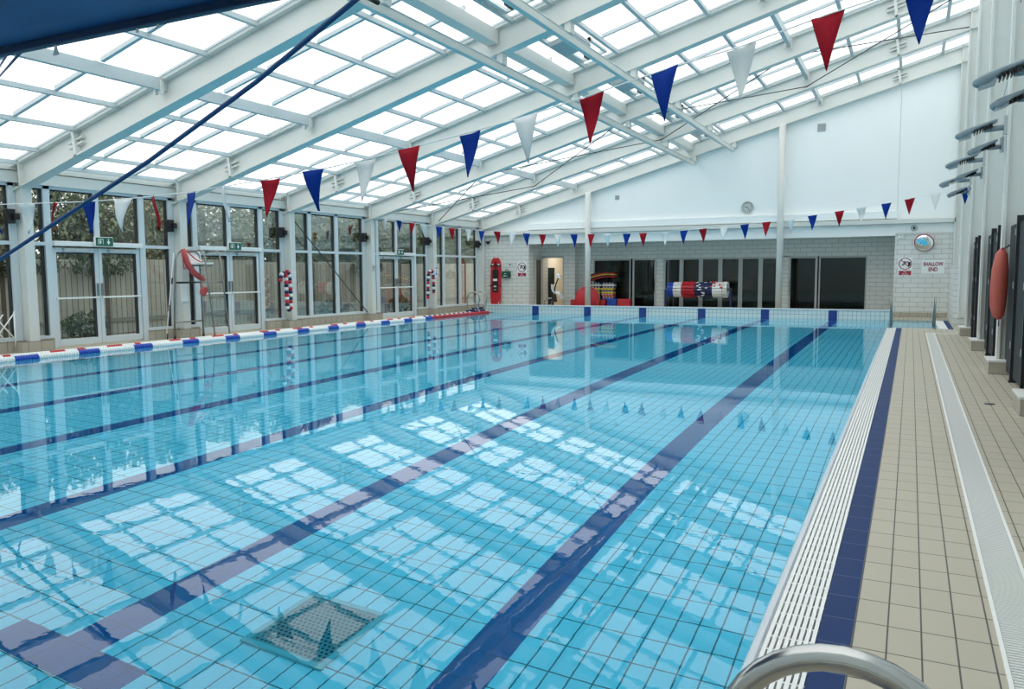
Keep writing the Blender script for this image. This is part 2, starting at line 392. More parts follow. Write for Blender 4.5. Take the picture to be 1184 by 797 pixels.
# purlins between the rafters
PX = [-15.55, -14.88, -13.78, -12.66, -10.43, -9.30, -8.17, -6.72, -5.95, -5.02, -3.98, -1.67, -.5, .64]
DX = [-11.50, -2.87]
bays = [(COLY[i]+.02, COLY[i+1]-.02) for i in range(len(COLY)-1)]
def purlin_mesh(w, h, off, L):
    b = MB(); b.box(-w/2, 0, off, w/2, L, off+h); bmesh.ops.recalc_face_normals(b.bm, faces=b.bm.faces)
    me = bpy.data.meshes.new('purlin'); b.bm.to_mesh(me); b.bm.free(); me.materials.append(PURL); return me
PM = purlin_mesh(.085, .08, .45, 3.70); DM = purlin_mesh(.10, .20, .31, 3.70)
for (ya, yb_) in bays:
    for px in PX + DX:
        o = bpy.data.objects.new('purlin', DM if px in DX else PM); COL.objects.link(o); o.location = (px, ya, zb(px)); o.parent = ceil
    for px in DX:
        for yy in (ya+.14, yb_-.14):
            b = MB(); b.box(px-.09, yy-.03, zb(px)+.24, px-.055, yy+.03, zb(px)+.46); b.box(px+.055, yy-.03, zb(px)+.24, px+.09, yy+.03, zb(px)+.46); b.build('purlin_cleat', WHITE, ceil)
    b = MB(); xe = 1.42
    for t in (1/3, 2/3):
        yc = ya + (yb_-ya)*t
        for xa, xb in zip([-15.6]+[p+.06 for p in (-14.88, -13.78, -12.66, -11.5, -10.43, -9.3, -8.17)], [-14.94, -13.84, -12.72, -11.56, -10.49, -9.36, -8.23, -7.05]):
            b.hexa([(xa, yc-.035, zb(xa)+.50), (xb, yc-.035, zb(xb)+.50), (xb, yc+.035, zb(xb)+.50), (xa, yc+.035, zb(xa)+.50), (xa, yc-.035, zb(xa)+.57), (xb, yc-.035, zb(xb)+.57), (xb, yc+.035, zb(xb)+.57), (xa, yc+.035, zb(xa)+.57)])
        xa, xb = -5.9, 1.4
        b.hexa([(xa, yc-.035, zb(xa)+.50), (xb, yc-.035, zb(xb)+.50), (xb, yc+.035, zb(xb)+.50), (xa, yc+.035, zb(xa)+.50), (xa, yc-.035, zb(xa)+.57), (xb, yc-.035, zb(xb)+.57), (xb, yc+.035, zb(xb)+.57), (xa, yc+.035, zb(xa)+.57)])
    for yc in (ya+.10, yb_-.10):
        for w_ in (-.03, .03):
            xa, xb = -15.6, 1.4
            b.hexa([(xa, yc+w_-.012, zb(xa)+.51), (xb, yc+w_-.012, zb(xb)+.51), (xb, yc+w_+.012, zb(xb)+.51), (xa, yc+w_+.012, zb(xa)+.51), (xa, yc+w_-.012, zb(xa)+.55), (xb, yc+w_-.012, zb(xb)+.55), (xb, yc+w_+.012, zb(xb)+.55), (xa, yc+w_+.012, zb(xa)+.55)])
    b.build('glazing_bar', PURL, ceil)
    b = MB(); b.quad((-16.1, ya-.02, zb(-16.1)+.585), (1.6, ya-.02, zb(1.6)+.585), (1.6, yb_+.02, zb(1.6)+.585), (-16.1, yb_+.02, zb(-16.1)+.585))
    b.build('glazing', ROOFG, ceil)
    # wide gutter beam and roof vent between the two rails
    b = MB(); b.hexa([(-7.28, ya+.02, zb(-7.15)+.24), (-7.02, ya+.02, zb(-7.15)+.24), (-7.02, yb_-.02, zb(-7.15)+.24), (-7.28, yb_-.02, zb(-7.15)+.24), (-7.28, ya+.02, zb(-7.15)+.50), (-7.02, ya+.02, zb(-7.15)+.50), (-7.02, yb_-.02, zb(-7.15)+.50), (-7.28, yb_-.02, zb(-7.15)+.50)])
    b.build('gutter_beam', WHITE, ceil, bevel=.01)
    ym = (ya+yb_)/2
    b = MB(); Mv = Matrix.Translation((-6.33, ym-.1, zb(-6.33)+.36)) @ Matrix.Rotation(-math.atan(SL), 4, 'Y')
    b.box(-.30, -.42, -.05, .30, .42, .06, Mv)
    v = b.build('roof_vent', GREYP, ceil, bevel=.015)
    b = MB()
    for e0, e1 in ((-1.5, -.5), (.5, 1.5)):
        b.box(-.3, e0, .10, .3, e0+.06, .18, Mv); b.box(-.3, e1-.06, .10, .3, e1, .18, Mv); b.box(-.3, e0, .10, -.24, e1, .18, Mv); b.box(.24, e0, .10, .3, e1, .18, Mv)
    b.build('vent_frame', WHITE, v)
    b = MB(); b.box(-.09, 1.0, .02, .09, 1.28, .10, Mv); b.box(-.02, .42, .02, .02, 1.0, .06, Mv); b.build('vent_motor', BLACK, v)
b = MB(); b.hexa([(-16.0, COLY[0], 3.55), (-15.72, COLY[0], 3.55), (-15.72, YG, 3.55), (-16.0, YG, 3.55), (-16.0, COLY[0], 3.72), (-15.72, COLY[0], 3.72), (-15.72, YG, 3.72), (-16.0, YG, 3.72)])
b.build('gutter', WHITE, ceil)
# two long rails hung under the rafters
for rx, rz, lab in ((-7.0, 5.31, 'long white steel rail under the roof, the lower of two'), (-5.64, 5.68, 'long white steel rail under the roof, the higher of two')):
    b = MB(); b.box(rx-.055, 1.0, rz-.085, rx+.055, YG-.1, rz-.06); b.box(rx-.055, 1.0, rz+.05, rx+.055, YG-.1, rz+.075); b.box(rx-.045, 1.0, rz-.06, rx+.045, YG-.1, rz+.05)
    ra = tag(b.build('overhead_rail', WHITE, bevel=.012), lab, 'rail', 'overhead rails')
    for y in COLY[1:]:
        b = MB(); b.box(rx-.03, y-.10, rz+.06, rx+.09, y+.10, zb(rx)+.02); b.build('hanger', WHITE, ra)

# ------------------------------------------------------------------ left wall: columns, kerb, glazing, doors
WL = MB()
for y in (COLY[0], ): pass
for k, y in enumerate(COLY):
    b = MB()
    b.box(-15.52, y-.10, .2, -15.48, y+.10, zb(-15.5)+.03); b.box(-15.93, y-.10, .2, -15.89, y+.10, zb(-15.9)+.4); b.box(-15.89, y-.075, .2, -15.52, y+.075, zb(-15.5)+.03)
    c = struct(b.build('column', WHITE), 'white steel column on the glazed left wall')
    b = MB(); b.box(-15.95, y-.32, 0, -15.38, y+.32, .20); p = b.build('plinth', [DECKL], c)
    b = MB(); b.box(1.16, y-.10, .2, 1.20, y+.10, zb(1.2)+.03); b.box(1.20, y-.02, .2, 1.5, y+.02, zb(1.2)+.3); b.box(1.5, y-.1, .2, 1.53, y+.1, zb(1.5)+.3)
    c = struct(b.build('column', WHITE), 'white steel column on the right wall')
    if y < 22:
        b = MB(); b.box(1.05, y-.33, 0, 1.38, y+.33, .17); pl = b.build('plinth', DECKL, c)
        b = MB(); b.box(1.04, y-.34, .17, 1.38, y+.34, .20); b.build('plinth_cap', WHITE, c, bevel=.006)
b = MB(); b.box(-15.95, COLY[0], 3.3, -15.65, YG, 3.52)
struct(b.build('wall_left', WHITE), 'white eaves beam above the glazed left wall')
wi = di = 0
def pane(b, ya, yb, za, zc): b.box(XL-.008, ya, za, XL+.008, yb, zc)
DOORB = {2: 0, 3: 1, 4: 1, 5: 0, 6: 1, 7: 0, 1: 1, 0: 0}
for k in range(len(COLY)-1):
    c0 = COLY[k]; ya, yb = c0+.10, COLY[k+1]-.10
    door = DOORB[k] if k in (0, 1) else {3: 1, 4: 1, 5: 0, 6: 1, 7: 0, 2: 0}[k]
    w = struct(thing('window_%d' % (k+1), 'glazed bay of the left wall', 'window'))
    del w['category']
    zt, zs = 3.3, .22
    mull = [ya+.03]
    if door: mull += [c0+.55, c0+2.78, yb-.05]; centre = c0+1.66
    else: mull += [c0+1.0, c0+2.22, yb-.05]; centre = None
    if door: mull = [ya+.03, c0+.55, c0+2.78, yb-.05]
    fr = MB()
    for m_ in mull: fr.box(XL-.06, m_-.07, .0 if door and m_ in (c0+.55, c0+2.78) else zs-.02, XL+.08, m_+.07, zt)
    if door: fr.box(XL-.05, centre-.06, 2.1, XL+.07, centre+.06, zt)
    fr.box(XL-.06, ya, zt-.06, XL+.08, yb, zt+.02); fr.box(XL-.05, ya, 2.10, XL+.075, yb, 2.17)
    if door: fr.box(XL-.06, ya, zs, XL+.09, c0+.5, zs+.05); fr.box(XL-.06, c0+2.8, zs, XL+.09, yb, zs+.05)
    else: fr.box(XL-.06, ya, zs, XL+.09, yb, zs+.06)
    fr.build('frame', ALU, w)
    gk = MB()
    segs = list(zip(mull, mull[1:]))
    for i, (p, q) in enumerate(segs):
        parts = [(p+.07, q-.07)]
        if door and i == 1: parts = [(p+.07, centre-.06), (centre+.06, q-.07)]
        for pa, pb in parts:
            gk.box(XL-.03, pa, 2.17, XL+.03, pa+.018, zt-.06); gk.box(XL-.03, pb-.045, 2.17, XL+.03, pb, zt-.06); gk.box(XL-.03, pa, zt-.085, XL+.03, pb, zt-.06)
            g_ = MB(); pane(g_, pa, pb, 2.17, zt-.06); g_.build('pane', GLASS, w)
        if not (door and i == 1):
            gk.box(XL-.03, p+.07, zs+.05, XL+.03, p+.088, 2.10); gk.box(XL-.03, q-.115, zs+.05, XL+.03, q-.07, 2.10)
            g_ = MB(); pane(g_, p+.07, q-.07, zs+.05, 2.10); g_.build('pane', GLASS, w)
    gk.build('gasket', GASKET, w)
    kb = MB()
    if door: kb.box(-15.95, ya, 0, -15.62, c0+.5, zs); kb.box(-15.95, c0+2.83, 0, -15.62, yb, zs)
    else: kb.box(-15.95, ya, 0, -15.62, yb, zs)
    kb.build('sill', DECKL, w)
    if door:
        di += 1
        d = struct(thing('door_%d' % di, 'pair of glazed doors in the left wall', 'door')); del d['category']
        ym = c0+1.665
        for sgn, (pa, pb) in ((1, (c0+.63, ym-.005)), (-1, (ym+.005, c0+2.70))):
            f_ = MB()
            f_.box(XL-.03, pa, .03, XL+.05, pa+.085, 2.07); f_.box(XL-.03, pb-.085, .03, XL+.05, pb, 2.07); f_.box(XL-.03, pa+.085, 1.97, XL+.05, pb-.085, 2.07); f_.box(XL-.03, pa+.085, .03, XL+.05, pb-.085, .16)
            lf = f_.build('leaf', ALU, d, bevel=.005)
            g_ = MB(); pane(g_, pa+.085, pb-.085, .16, 1.97); g_.build('pane', GLASS, lf)
            q_ = MB(); q_.box(XL-.02, pb-.125, .16, XL+.04, pb-.085, 1.97); q_.box(XL-.02, pa+.085, 1.945, XL+.04, pb-.085, 1.97); q_.build('gasket', GASKET, lf)
            h_ = MB(); h_.box(XL+.05, pa+.03, 1.00, XL+.10, pb-.03, 1.035); h_.build('push_bar', PLW, lf, bevel=.006)
            hy = pb-.045 if sgn == 1 else pa+.045
            h_ = MB(); h_.box(XL+.05, hy-.02, 1.05, XL+.075, hy+.02, 1.32); h_.build('handle', STEELD, lf)
            h_ = MB(); h_.box(XL+.05, (pa+pb)/2-.3, 1.985, XL+.13, (pa+pb)/2+.3, 2.055); h_.build('door_closer', GREYP, lf)
        # header unit over the doors
        h_ = MB(); h_.box(XL+.05, c0+.62, 2.10, XL+.16, c0+2.72, 2.20); h_.build('header', PLW, d, bevel=.01)
# exit signs over the doors
def exit_sign(y, label):
    t = thing('exit_sign', label, 'sign', (XL+.2, y, 2.11), group='green exit signs')
    b = MB(); b.box(-.03, -.22, 0, .03, .22, .20); b.build('box', PLW, t, bevel=.01)
    b = MB(); b.box(.03, -.205, .012, .036, .205, .188); b.build('panel', EXITG, t)
    b = MB()
    b.box(.036, -.155, .045, .040, -.145, .16); b.box(.036, -.155, .15, .040, -.03, .16); b.box(.036, -.04, .045, .040, -.03, .16)
    b.lathe([(.013, .036), (.013, .04)], (0, -.095, .137), 'X', 10)
    b.prism([(.036, -.115, .12), (.036, -.085, .12), (.036, -.075, .085), (.036, -.095, .05), (.036, -.11, .05), (.036, -.10, .085)], (.004, 0, 0))
    b.prism([(.036, -.12, .12), (.036, -.14, .10), (.036, -.133, .094), (.036, -.11, .11)], (.004, 0, 0)); b.prism([(.036, -.10, .085), (.036, -.125, .05), (.036, -.135, .055), (.036, -.11, .095)], (.004, 0, 0))
    b.build('running_figure', PLW, t); b = MB()
    b.prism([(.036, .085, .16), (.036, .085, .092), (.036, .068, .108), (.036, .055, .096), (.036, .095, .04), (.036, .135, .096), (.036, .122, .108), (.036, .105, .092), (.036, .105, .16)], (.004, 0, 0))
    b.build('arrow', PLW, t)
exit_sign(11.6, 'green exit sign with running figure and arrow over the doors left of the lifeguard chair')
exit_sign(15.33, 'green exit sign with running figure and arrow over the doors just behind the lifeguard chair')
exit_sign(22.78, 'small green exit sign over the farthest pair of glazed doors')
# loudspeakers on the columns
SPL = ['black speaker on the column at the left edge of the photo', 'black speaker on the column behind the lifeguard chair', 'black speaker on the column with the single folded float garland', 'black speaker on the bare column between the cable braced bay and the farthest doors', 'black speaker on the column with the hanging loop garland and notice', 'black speaker on the corner column beside the red rescue board']
for i, y in enumerate(COLY[3:9]):
    t = thing('speaker', SPL[i], 'speaker', (-15.62, y-.225, 2.64), group='black column speakers')
    b = MB(); b.hexa([(-.11, -.09, -.14), (.03, -.10, -.14), (.03, .05, -.14), (-.11, .05, -.14), (-.12, -.11, .14), (.04, -.12, .14), (.04, .05, .14), (-.12, .05, .14)]); b.build('cabinet', BLACK, t, bevel=.012)
    b = MB(); b.box(-.04, .05, -.05, .04, .123, .06); b.box(.02, -.02, -.06, .10, .06, .06); b.build('bracket', BLACK, t)

# ------------------------------------------------------------------ end wall
YW = 28.72
b = MB()
xa, xb = -13.55, -.49
b.prism([(-16.0, YW, 2.97), (1.6, YW, 2.97), (1.6, YW, zb(1.6)+.5), (-16.0, YW, zb(-16)+.5)], (0, .2, 0))
b.box(xa, YW-.02, 2.61, xb, YW+.25, 2.97); b.box(xb, YW-.02, 2.69, 1.6, YW+.2, 2.97)
struct(b.build('wall_end_upper', WALLW), 'white sloping gable wall above the recess')
b = MB(); b.box(xb, YW, 0, 1.22, YW+.2, 2.69); b.box(-16.0, YW, 0, xa, YW+.2, 2.97)
struct(b.build('wall_end', BRICKX), 'white glazed brick end wall')
b = MB(); b.box(xb, YW-.05, 0, 1.22, YW, .15); b.box(-15.9, YW-.05, 0, xa, YW, .15)
struct(b.build('baseboard_end', DECKX), 'tan tile skirting of the end wall')
b = MB(); b.box(-15.6, YW-.22, 2.98, 1.22, YW-.02, 3.12)
struct(b.build('trim_9', WHITE, bevel=.01), 'white steel beam across the end wall')
b = MB(); b.box(-13.55, YW-.14, 3.15, -.45, YW, 3.41)
struct(b.build('trim_10', WALLW, bevel=.02), 'white boxed ledge above the end wall beam')
b = MB(); b.box(-.46, YW-.006, 3.12, -.45, YW, 7.2); struct(b.build('trim_11', GREYP), 'vertical seam in the gable wall')
# recess: brick back wall with openings
YB = 30.3
b = MB()
b.box(-13.55, YB-.3, 2.12, -12.1, YB-.1, 2.75); b.box(-12.58, YB-.3, 0, -12.1, YB-.1, 2.12)
b.box(-12.16, YB-.1, 0, -12.1, YB+.1, 2.75)
b.box(-12.16, YB+.1, 0, -11.45, YB+.3, 2.75); b.box(-11.45, YB+.1, 2.02, -1.37, YB+.3, 2.75); b.box(-1.37, YB+.1, 0, -.3, YB+.3, 2.75)
b.box(-8.86, YB+.1, 0, -8.57, YB+.3, 2.05); b.box(-4.2, YB+.1, 0, -3.96, YB+.3, 2.05)
struct(b.build('wall_recess_back', BRICKX), 'shaded white brick wall at the back of the recess')
b = MB(); b.box(-13.75, YW+.2, 0, -13.55, YB+.3, 2.8); b.box(-.45, YW+.2, 0, -.25, YB+.3, 2.8)
struct(b.build('wall_recess_side', BRICKY), 'white brick side walls of the recess')
b = MB(); b.box(-13.75, YW+.2, 2.75, -.3, 33.4, 2.85)
struct(b.build('ceiling_recess', WALLW), 'white ceiling of the recess')
# rooms behind
b = MB(); b.box(-13.9, 33.2, 0, -11.9, 33.3, 2.75); b.box(-11.95, YB+.3, 0, -11.85, 33.3, 2.75); b.box(-14.0, YB-.1, 0, -13.9, 33.3, 2.75)
struct(b.build('wall_store', ROOMW), 'beige walls of the store room behind the doorway')
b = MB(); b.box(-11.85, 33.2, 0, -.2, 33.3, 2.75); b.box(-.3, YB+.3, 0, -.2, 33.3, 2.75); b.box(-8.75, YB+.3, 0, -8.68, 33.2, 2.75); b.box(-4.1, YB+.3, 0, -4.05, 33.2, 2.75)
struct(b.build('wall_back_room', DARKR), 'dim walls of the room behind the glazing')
ld = bpy.data.lights.new('store_lamp', 'AREA'); ld.energy = 30; ld.size = .6; ld.color = (1, .95, .86)
lo = bpy.data.objects.new('store_lamp', ld); COL.objects.link(lo); lo.location = (-12.9, 31.9, 2.7)
# glazed openings in the recess
WG = [('window', -11.45, -9.9), ('door', -9.82, -8.86), ('door', -8.57, -7.87), ('door', -7.87, -7.13), ('door', -7.13, -6.40), ('door', -6.40, -5.66), ('door', -5.66, -4.94), ('door', -4.94, -4.2), ('door', -3.96, -2.98), ('window', -2.93, -1.37)]
wn, dn = 9, di
for kind_, p, q in WG:
    if kind_ == 'window': wn += 1; o = struct(thing('window_%d' % wn, 'fixed window at the back of the recess', 'window'))
    else: dn += 1; o = struct(thing('door_%d' % dn, 'glazed grey framed door leaf at the back of the recess', 'door'))
    del o['category']
    y = YB+.08; fw = .045 if kind_ == 'window' else .075
    f_ = MB(); f_.box(p, y, 0.02, p+fw, y+.07, 2.02); f_.box(q-fw, y, 0.02, q, y+.07, 2.02); f_.box(p+fw, y, 1.95, q-fw, y+.07, 2.02); f_.box(p+fw, y, .02, q-fw, y+.07, .12)
    f_.build('frame', ALUD, o, bevel=.004)
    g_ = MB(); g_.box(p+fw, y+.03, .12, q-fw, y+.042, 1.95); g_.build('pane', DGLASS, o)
    if kind_ == 'door' and (q-p > .9):
        h_ = MB(); hx = p+.05 if q > -4 else q-.05
        h_.tube([(hx, y, .75), (hx, y-.05, .75), (hx, y-.05, 1.2), (hx, y, 1.2)], .012, 8); h_.build('handle', STEELD if q > -4 else BLACK, o)
b = MB(); b.box(-13.55, YB-.32, 0, -13.51, YB-.26, 2.12); b.box(-12.62, YB-.32, 0, -12.58, YB-.08, 2.12); b.box(-13.55, YB-.32, 2.08, -12.58, YB-.08, 2.14)
d = struct(b.build('door_%d' % (dn+1), ALUD), 'open doorway to the store room')
b = MB()
for p, q in ((YB-1.05, YB-.98), (YB-.50, YB-.38)): b.box(-13.545, p, .02, -13.49, q, 2.08)
b.box(-13.545, YB-.98, 2.0, -13.49, YB-.50, 2.08); b.box(-13.545, YB-.98, .02, -13.49, YB-.50, .14)
lf = b.build('leaf', ALUD, d)
b = MB(); b.box(-13.53, YB-.98, .14, -13.515, YB-.50, 2.0); b.build('panel', BLACK, lf)
# benches / lockers dimly seen behind the glass
for i, (p, q, h) in enumerate(((-11.2, -9.2, .42), (-8.4, -4.3, .42), (-3.9, -.6, .42))):
    t = thing('bench', ['low dark bench behind the left window of the recess', 'low dark bench behind the folding glazed doors', 'low dark bench behind the right window of the recess'][i], 'bench', ((p+q)/2, 32.3, 0), group='benches in the dim room')
    hw = (q-p)/2
    b = MB(); b.box(-hw, -.2, h-.05, hw, .2, h); b.build('seat', DGREY, t)
    for sx in (-hw+.1, hw-.1):
        b = MB(); b.box(sx-.03, -.17, 0, sx+.03, .17, h-.05); b.build('leg', BLACK, t)
# round posts in front of the recess
for px, lab in ((-10.93, 'round white post in front of the red disc mat'), (-4.0, 'round white post between the folding doors and the single glazed door')):
    b = MB(); b.cyl((px, 28.40, 0), (px, 28.40, zb(px)+.02), .108, 24)
    struct(b.build('column', WHITE), lab)

b = MB(); b.box(-16.1, -1.75, 0, 1.7, -1.55, 3.3); b.prism([(-16.0, -1.75, 3.3), (1.7, -1.75, 3.3), (1.7, -1.75, zb(1.7)+.5), (-16.0, -1.75, zb(-16)+.5)], (0, .2, 0))
struct(b.build('wall_near', WALLW), 'white wall behind the camera')
# right wall
b = MB(); b.box(XR+.14, COLY[0], 0, XR+.3, YW, 8.4)
struct(b.build('wall_right', WALLW), 'tall white right wall behind the columns')
b = MB()
for i in range(len(COLY)-1):
    y = COLY[i]
    for t_ in (1.25, 2.5): b.box(XR+.09, y+t_-.015, 2.3, XR+.15, y+t_+.015, zb(1.4)+.4)
struct(b.build('trim_12', WHITE), 'white vertical cover strips on the right wall')
b = MB(); b.box(1.07, 24.9, 0, 1.5, 28.72, 1.62)
struct(b.build('wall_pier', BRICKX), 'low white brick pier in the right corner')
# dark partitions between the right columns
PLAB = {2: 'run of dark grey panels nearest the camera on the right wall', 3: 'run of dark grey panels in front of the coral rescue tube on the right', 4: 'run of dark grey panels behind the coral rescue tube', 5: 'farthest run of dark grey panels on the right wall'}
for k in (2, 3, 4, 5):
    y0_, y1_ = COLY[k]+.14, COLY[k+1]-.14
    t = thing('panel_screen', PLAB[k], 'screen', (1.275, y0_, 0), group='dark grey panel screens')
    for p, q in ((0, .24), (y1_-y0_-.24, y1_-y0_)):
        b = MB(); b.box(-.015, p, .215, .015, q, 2.12); b.build('end_panel', DGREY, t)
    L_ = y1_-y0_; cuts = [0, .36*L_, .69*L_, L_] if k != 5 else [0, .5*L_, .75*L_, .97*L_]
    for p, q in zip(cuts, cuts[1:]):
        b = MB(); b.box(-.015, max(p, .24)+.01, .06, .015, min(q, L_-.24)-.01, 2.12); b.build('panel', DGREY, t)
    for p in cuts[1:-1] :
        b = MB(); b.box(-.05, p-.03, .03, .03, p+.03, 2.21); b.box(-.06, p-.045, 0, .04, p+.045, .03); po = b.build('post', BLACK, t)
        for hz in (.45, 1.25, 1.95):
            b = MB(); b.box(-.06, p+.03, hz, -.02, p+.055, hz+.09); b.build('hinge', GREYP, po)

# ------------------------------------------------------------------ floodlights and emergency lights on the right wall
def floodlight():
    t = thing('floodlight', 'x', 'floodlight', (0, 0, 0), group='grey floodlights on the right columns')
    # points along -X from the bracket at the origin
    P = []
    TL = .34
    def zc(x): return .07+(x+.14)*TL
    b = MB(); secs = [(-.10, .07, .06), (-.13, .11, .09), (-.22, .14, .10), (-.38, .145, .115), (-.48, .13, .13), (-.56, .095, .12), (-.61, .05, .07), (-.63, .015, .03)]
    rings = []
    for x, w, h in secs:
        r_ = []
        for k in range(16):
            a = 2*PI*k/16; cy = math.copysign(abs(math.cos(a))**.7, math.cos(a)); sz = math.copysign(abs(math.sin(a))**.8, math.sin(a))
            r_.append(b.bm.verts.new((x, w*cy, zc(x)+(h*.30*sz if sz > 0 else h*(.75 if x < -.4 else .35)*sz))))
        rings.append(r_)
    for A, Bq in zip(rings, rings[1:]):
        for k in range(16): b._f([A[k], A[(k+1) % 16], Bq[(k+1) % 16], Bq[k]], True)
    b._f(rings[0][::-1]); b._f(rings[-1]); b.build('head', LAMPG, t)
    b = MB()
    for i in range(7):
        x = -.17-.035*i; z0 = zc(x)-.025
        b.box(x-.006, -.12, z0-.06, x+.006, .12, z0)
    b.build('cooling_fin', BLACK, t)
    b = MB(); x0_, x1_ = -.42, -.57
    b.hexa([(x0_, -.10, zc(x0_)-.105), (x0_, .10, zc(x0_)-.105), (x1_, .06, zc(x1_)-.10), (x1_, -.06, zc(x1_)-.10), (x0_, -.11, zc(x0_)-.05), (x0_, .11, zc(x0_)-.05), (x1_, .07, zc(x1_)-.05), (x1_, -.07, zc(x1_)-.05)]); b.build('lens', LAMPL, t)
    b = MB(); b.cyl((.0, 0, -.02), (-.26, 0, -.035), .04, 14); b.cyl((-.22, 0, -.05), (-.22, 0, .03), .05, 14); b.build('arm', LAMPG, t)
    b = MB(); b.box(-.02, -.05, -.12, .02, .05, .14); b.build('bracket', GREYP, t)
    return t
FL0 = floodlight()
place = ['on the nearest right column', 'on the second right column', 'on the third right column', 'on the fourth right column']
words_ = ['nearest', 'second nearest', 'third nearest', 'farthest']
for i, k in enumerate((3, 4, 5, 6)):
    y = COLY[k]
    for j in (0, 1):
        lab = ('upper' if j == 0 else 'lower') + ' grey floodlight of the ' + words_[i] + ' pair high on the right wall'
        loc = (1.138 if j == 0 else 1.12, y-.05 if j == 0 else y+.12, 3.55 if j == 0 else 3.30)
        if i == 0 and j == 0: FL0.location = loc; FL0['label'] = lab; o = FL0
        else: o = dup(FL0, loc, 0, lab)
        if j == 1: o.scale = (.72, .8, .85); o.rotation_euler = (0, 0, .25)
EL = ['white twin spot emergency light on the right wall, the nearest of four', 'white twin spot emergency light on the right wall, second of four', 'white twin spot emergency light on the right wall, third of four', 'white twin spot emergency light on the right wall, farthest of four']
em0 = None
for i, y in enumerate((14.9, 18.8, 22.9, 26.6)):
    if em0 is None:
        t = thing('emergency_light', EL[0], 'emergency light', (1.44, y, 4.72), group='twin spot emergency lights')
        b = MB(); b.box(-.06, -.09, -.14, .06, .09, .14); b.build('box', PLW, t, bevel=.008)
        for s_ in (-1, 1):
            b = MB(); b.lathe([(.02, .0), (.05, .05), (.055, .10), (.05, .105)], (-.02, s_*.07, .16), 'X', 14, Matrix.Rotation(PI*.9, 4, 'Y')); b.cyl((0, s_*.05, .12), (0, s_*.06, .18), .012, 8); b.build('spot', BLACK, t)
        em0 = t
    else: dup(em0, (1.44, y, 4.72), 0, EL[i])
for i in range(4):
    b = MB(); y = (14.9, 18.8, 22.9, 26.6)[i]; b.tube([(1.46, y-.08, 4.72), (1.42, y-.8, 4.62), (1.24, COLY[4+i]-3.74+.14, 4.55)], .009, 6)
    tag(b.build('cable', GREYP), ['thin grey cable running from the nearest', 'thin grey cable running from the second', 'thin grey cable running from the third', 'thin grey cable running from the farthest'][i] + ' emergency light to its column', 'cable')

# ------------------------------------------------------------------ bunting
def catenary(pts, n):
    """smooth interpolation through (x, z) points"""
    def f(x):
        for (xa, za), (xb, zc) in zip(pts, pts[1:]):
            if xa <= x <= xb: return za+(zc-za)*(x-xa)/(xb-xa)
        return pts[-1][1] if x > pts[-1][0] else pts[0][1]
    return f
FL = {'w': (FWHITE, 'white pennant'), 'b': (FBLUE, 'blue pennant'), 'r': (FRED, 'red pennant')}
def pennant(x, y, z, w, h, c, par, slope, tw=0., curl=0.):
    b = MB(); nr = 7
    rows = []
    for j in range(nr+1):
        t = j/nr; hw = w/2*(1-t)+.004
        row = []
        for i in (-1, 0, 1):
            dx = i*hw*math.cos(tw*(1-t*.3)) + curl*math.sin(t*2.6)*.5; dy = i*hw*math.sin(tw*(1-t*.3)) + .035*math.sin(3*t+x*5)*(1 if i else 1.4)+.02*(1-abs(i))
            row.append(b.bm.verts.new((x+dx, y+dy, z+i*hw*slope*(1-t) - h*t)))
        rows.append(row)
    for A, Bq in zip(rows, rows[1:]):
        for i in (0, 1): b._f([A[i], A[i+1], Bq[i+1], Bq[i]], True)
    o = b.build('pennant', FL[c][0], par, label=FL[c][1])
    so = o.modifiers.new('cloth_thickness', 'SOLIDIFY'); so.thickness = .002
    return o
NP = [(-15.5, 2.98), (-13.5, 2.66), (-11.5, 2.42), (-10, 2.32), (-8.57, 2.285), (-7.75, 2.267), (-7.23, 2.27), (-6.76, 2.274), (-6.28, 2.293), (-5.79, 2.325), (-5.27, 2.36), (-4.72, 2.404), (-4.2, 2.458), (-3.72, 2.524), (-3.17, 2.604), (-2.66, 2.685), (-2.14, 2.792), (-1.59, 2.908), (-1.07, 3.0), (-.53, 3.13), (0, 3.23), (1.2, 3.56)]
FP = [(-15.63, 3.30), (-15.08, 3.22), (-14.575, 3.13), (-14.11, 3.05), (-13.56, 2.976), (-13.05, 2.91), (-12.48, 2.86), (-11.99, 2.80), (-11.44, 2.76), (-10.94, 2.713), (-10.44, 2.674), (-9.93, 2.64), (-9.42, 2.62), (-8.9, 2.61), (-8.38, 2.605), (-7.88, 2.60), (-7.3, 2.59), (-6.8, 2.59), (-6.17, 2.607), (-5.64, 2.63), (-5.12, 2.66), (-4.56, 2.70), (-4.01, 2.74), (-3.46, 2.79), (-2.85, 2.85), (-2.32, 2.92), (-1.67, 3.0), (-1.17, 3.07), (-.6, 3.152), (-.085, 3.24), (.47, 3.333), (1.1, 3.444)]
def bunting(Y, pts, xs, cols, w, h, label, loc, r):
    t = thing('bunting', label, 'bunting', (0, 0, 0))
    f = catenary(pts, 0)
    b = MB(); b.tube([(x, Y, z) for x, z in pts], r, 6); b.build('string', PLW, t)
    for x, c in zip(xs, cols):
        sl = (f(x+.1)-f(x-.1))/.2
        far_left = Y < 10 and x < -6.6
        pennant(x, Y, f(x), w, h*(1.0 if not far_left else .95), c, t, sl, tw=random.uniform(-.15, .25) if not far_left else random.uniform(-.9, .9), curl=random.uniform(-.06, .06) if far_left else random.uniform(-.02, .03))
    return t
nx = [.52, 0, -.53, -1.07, -1.59, -2.14, -2.66, -3.17, -3.72, -4.2, -4.72, -5.27, -5.79, -6.28, -6.76, -7.23, -7.75, -8.3, -8.8, -9.3, -9.8]
nc = ['r' if i % 3 == 2 else ('b' if i % 3 == 1 else 'w') for i in range(len(nx))]
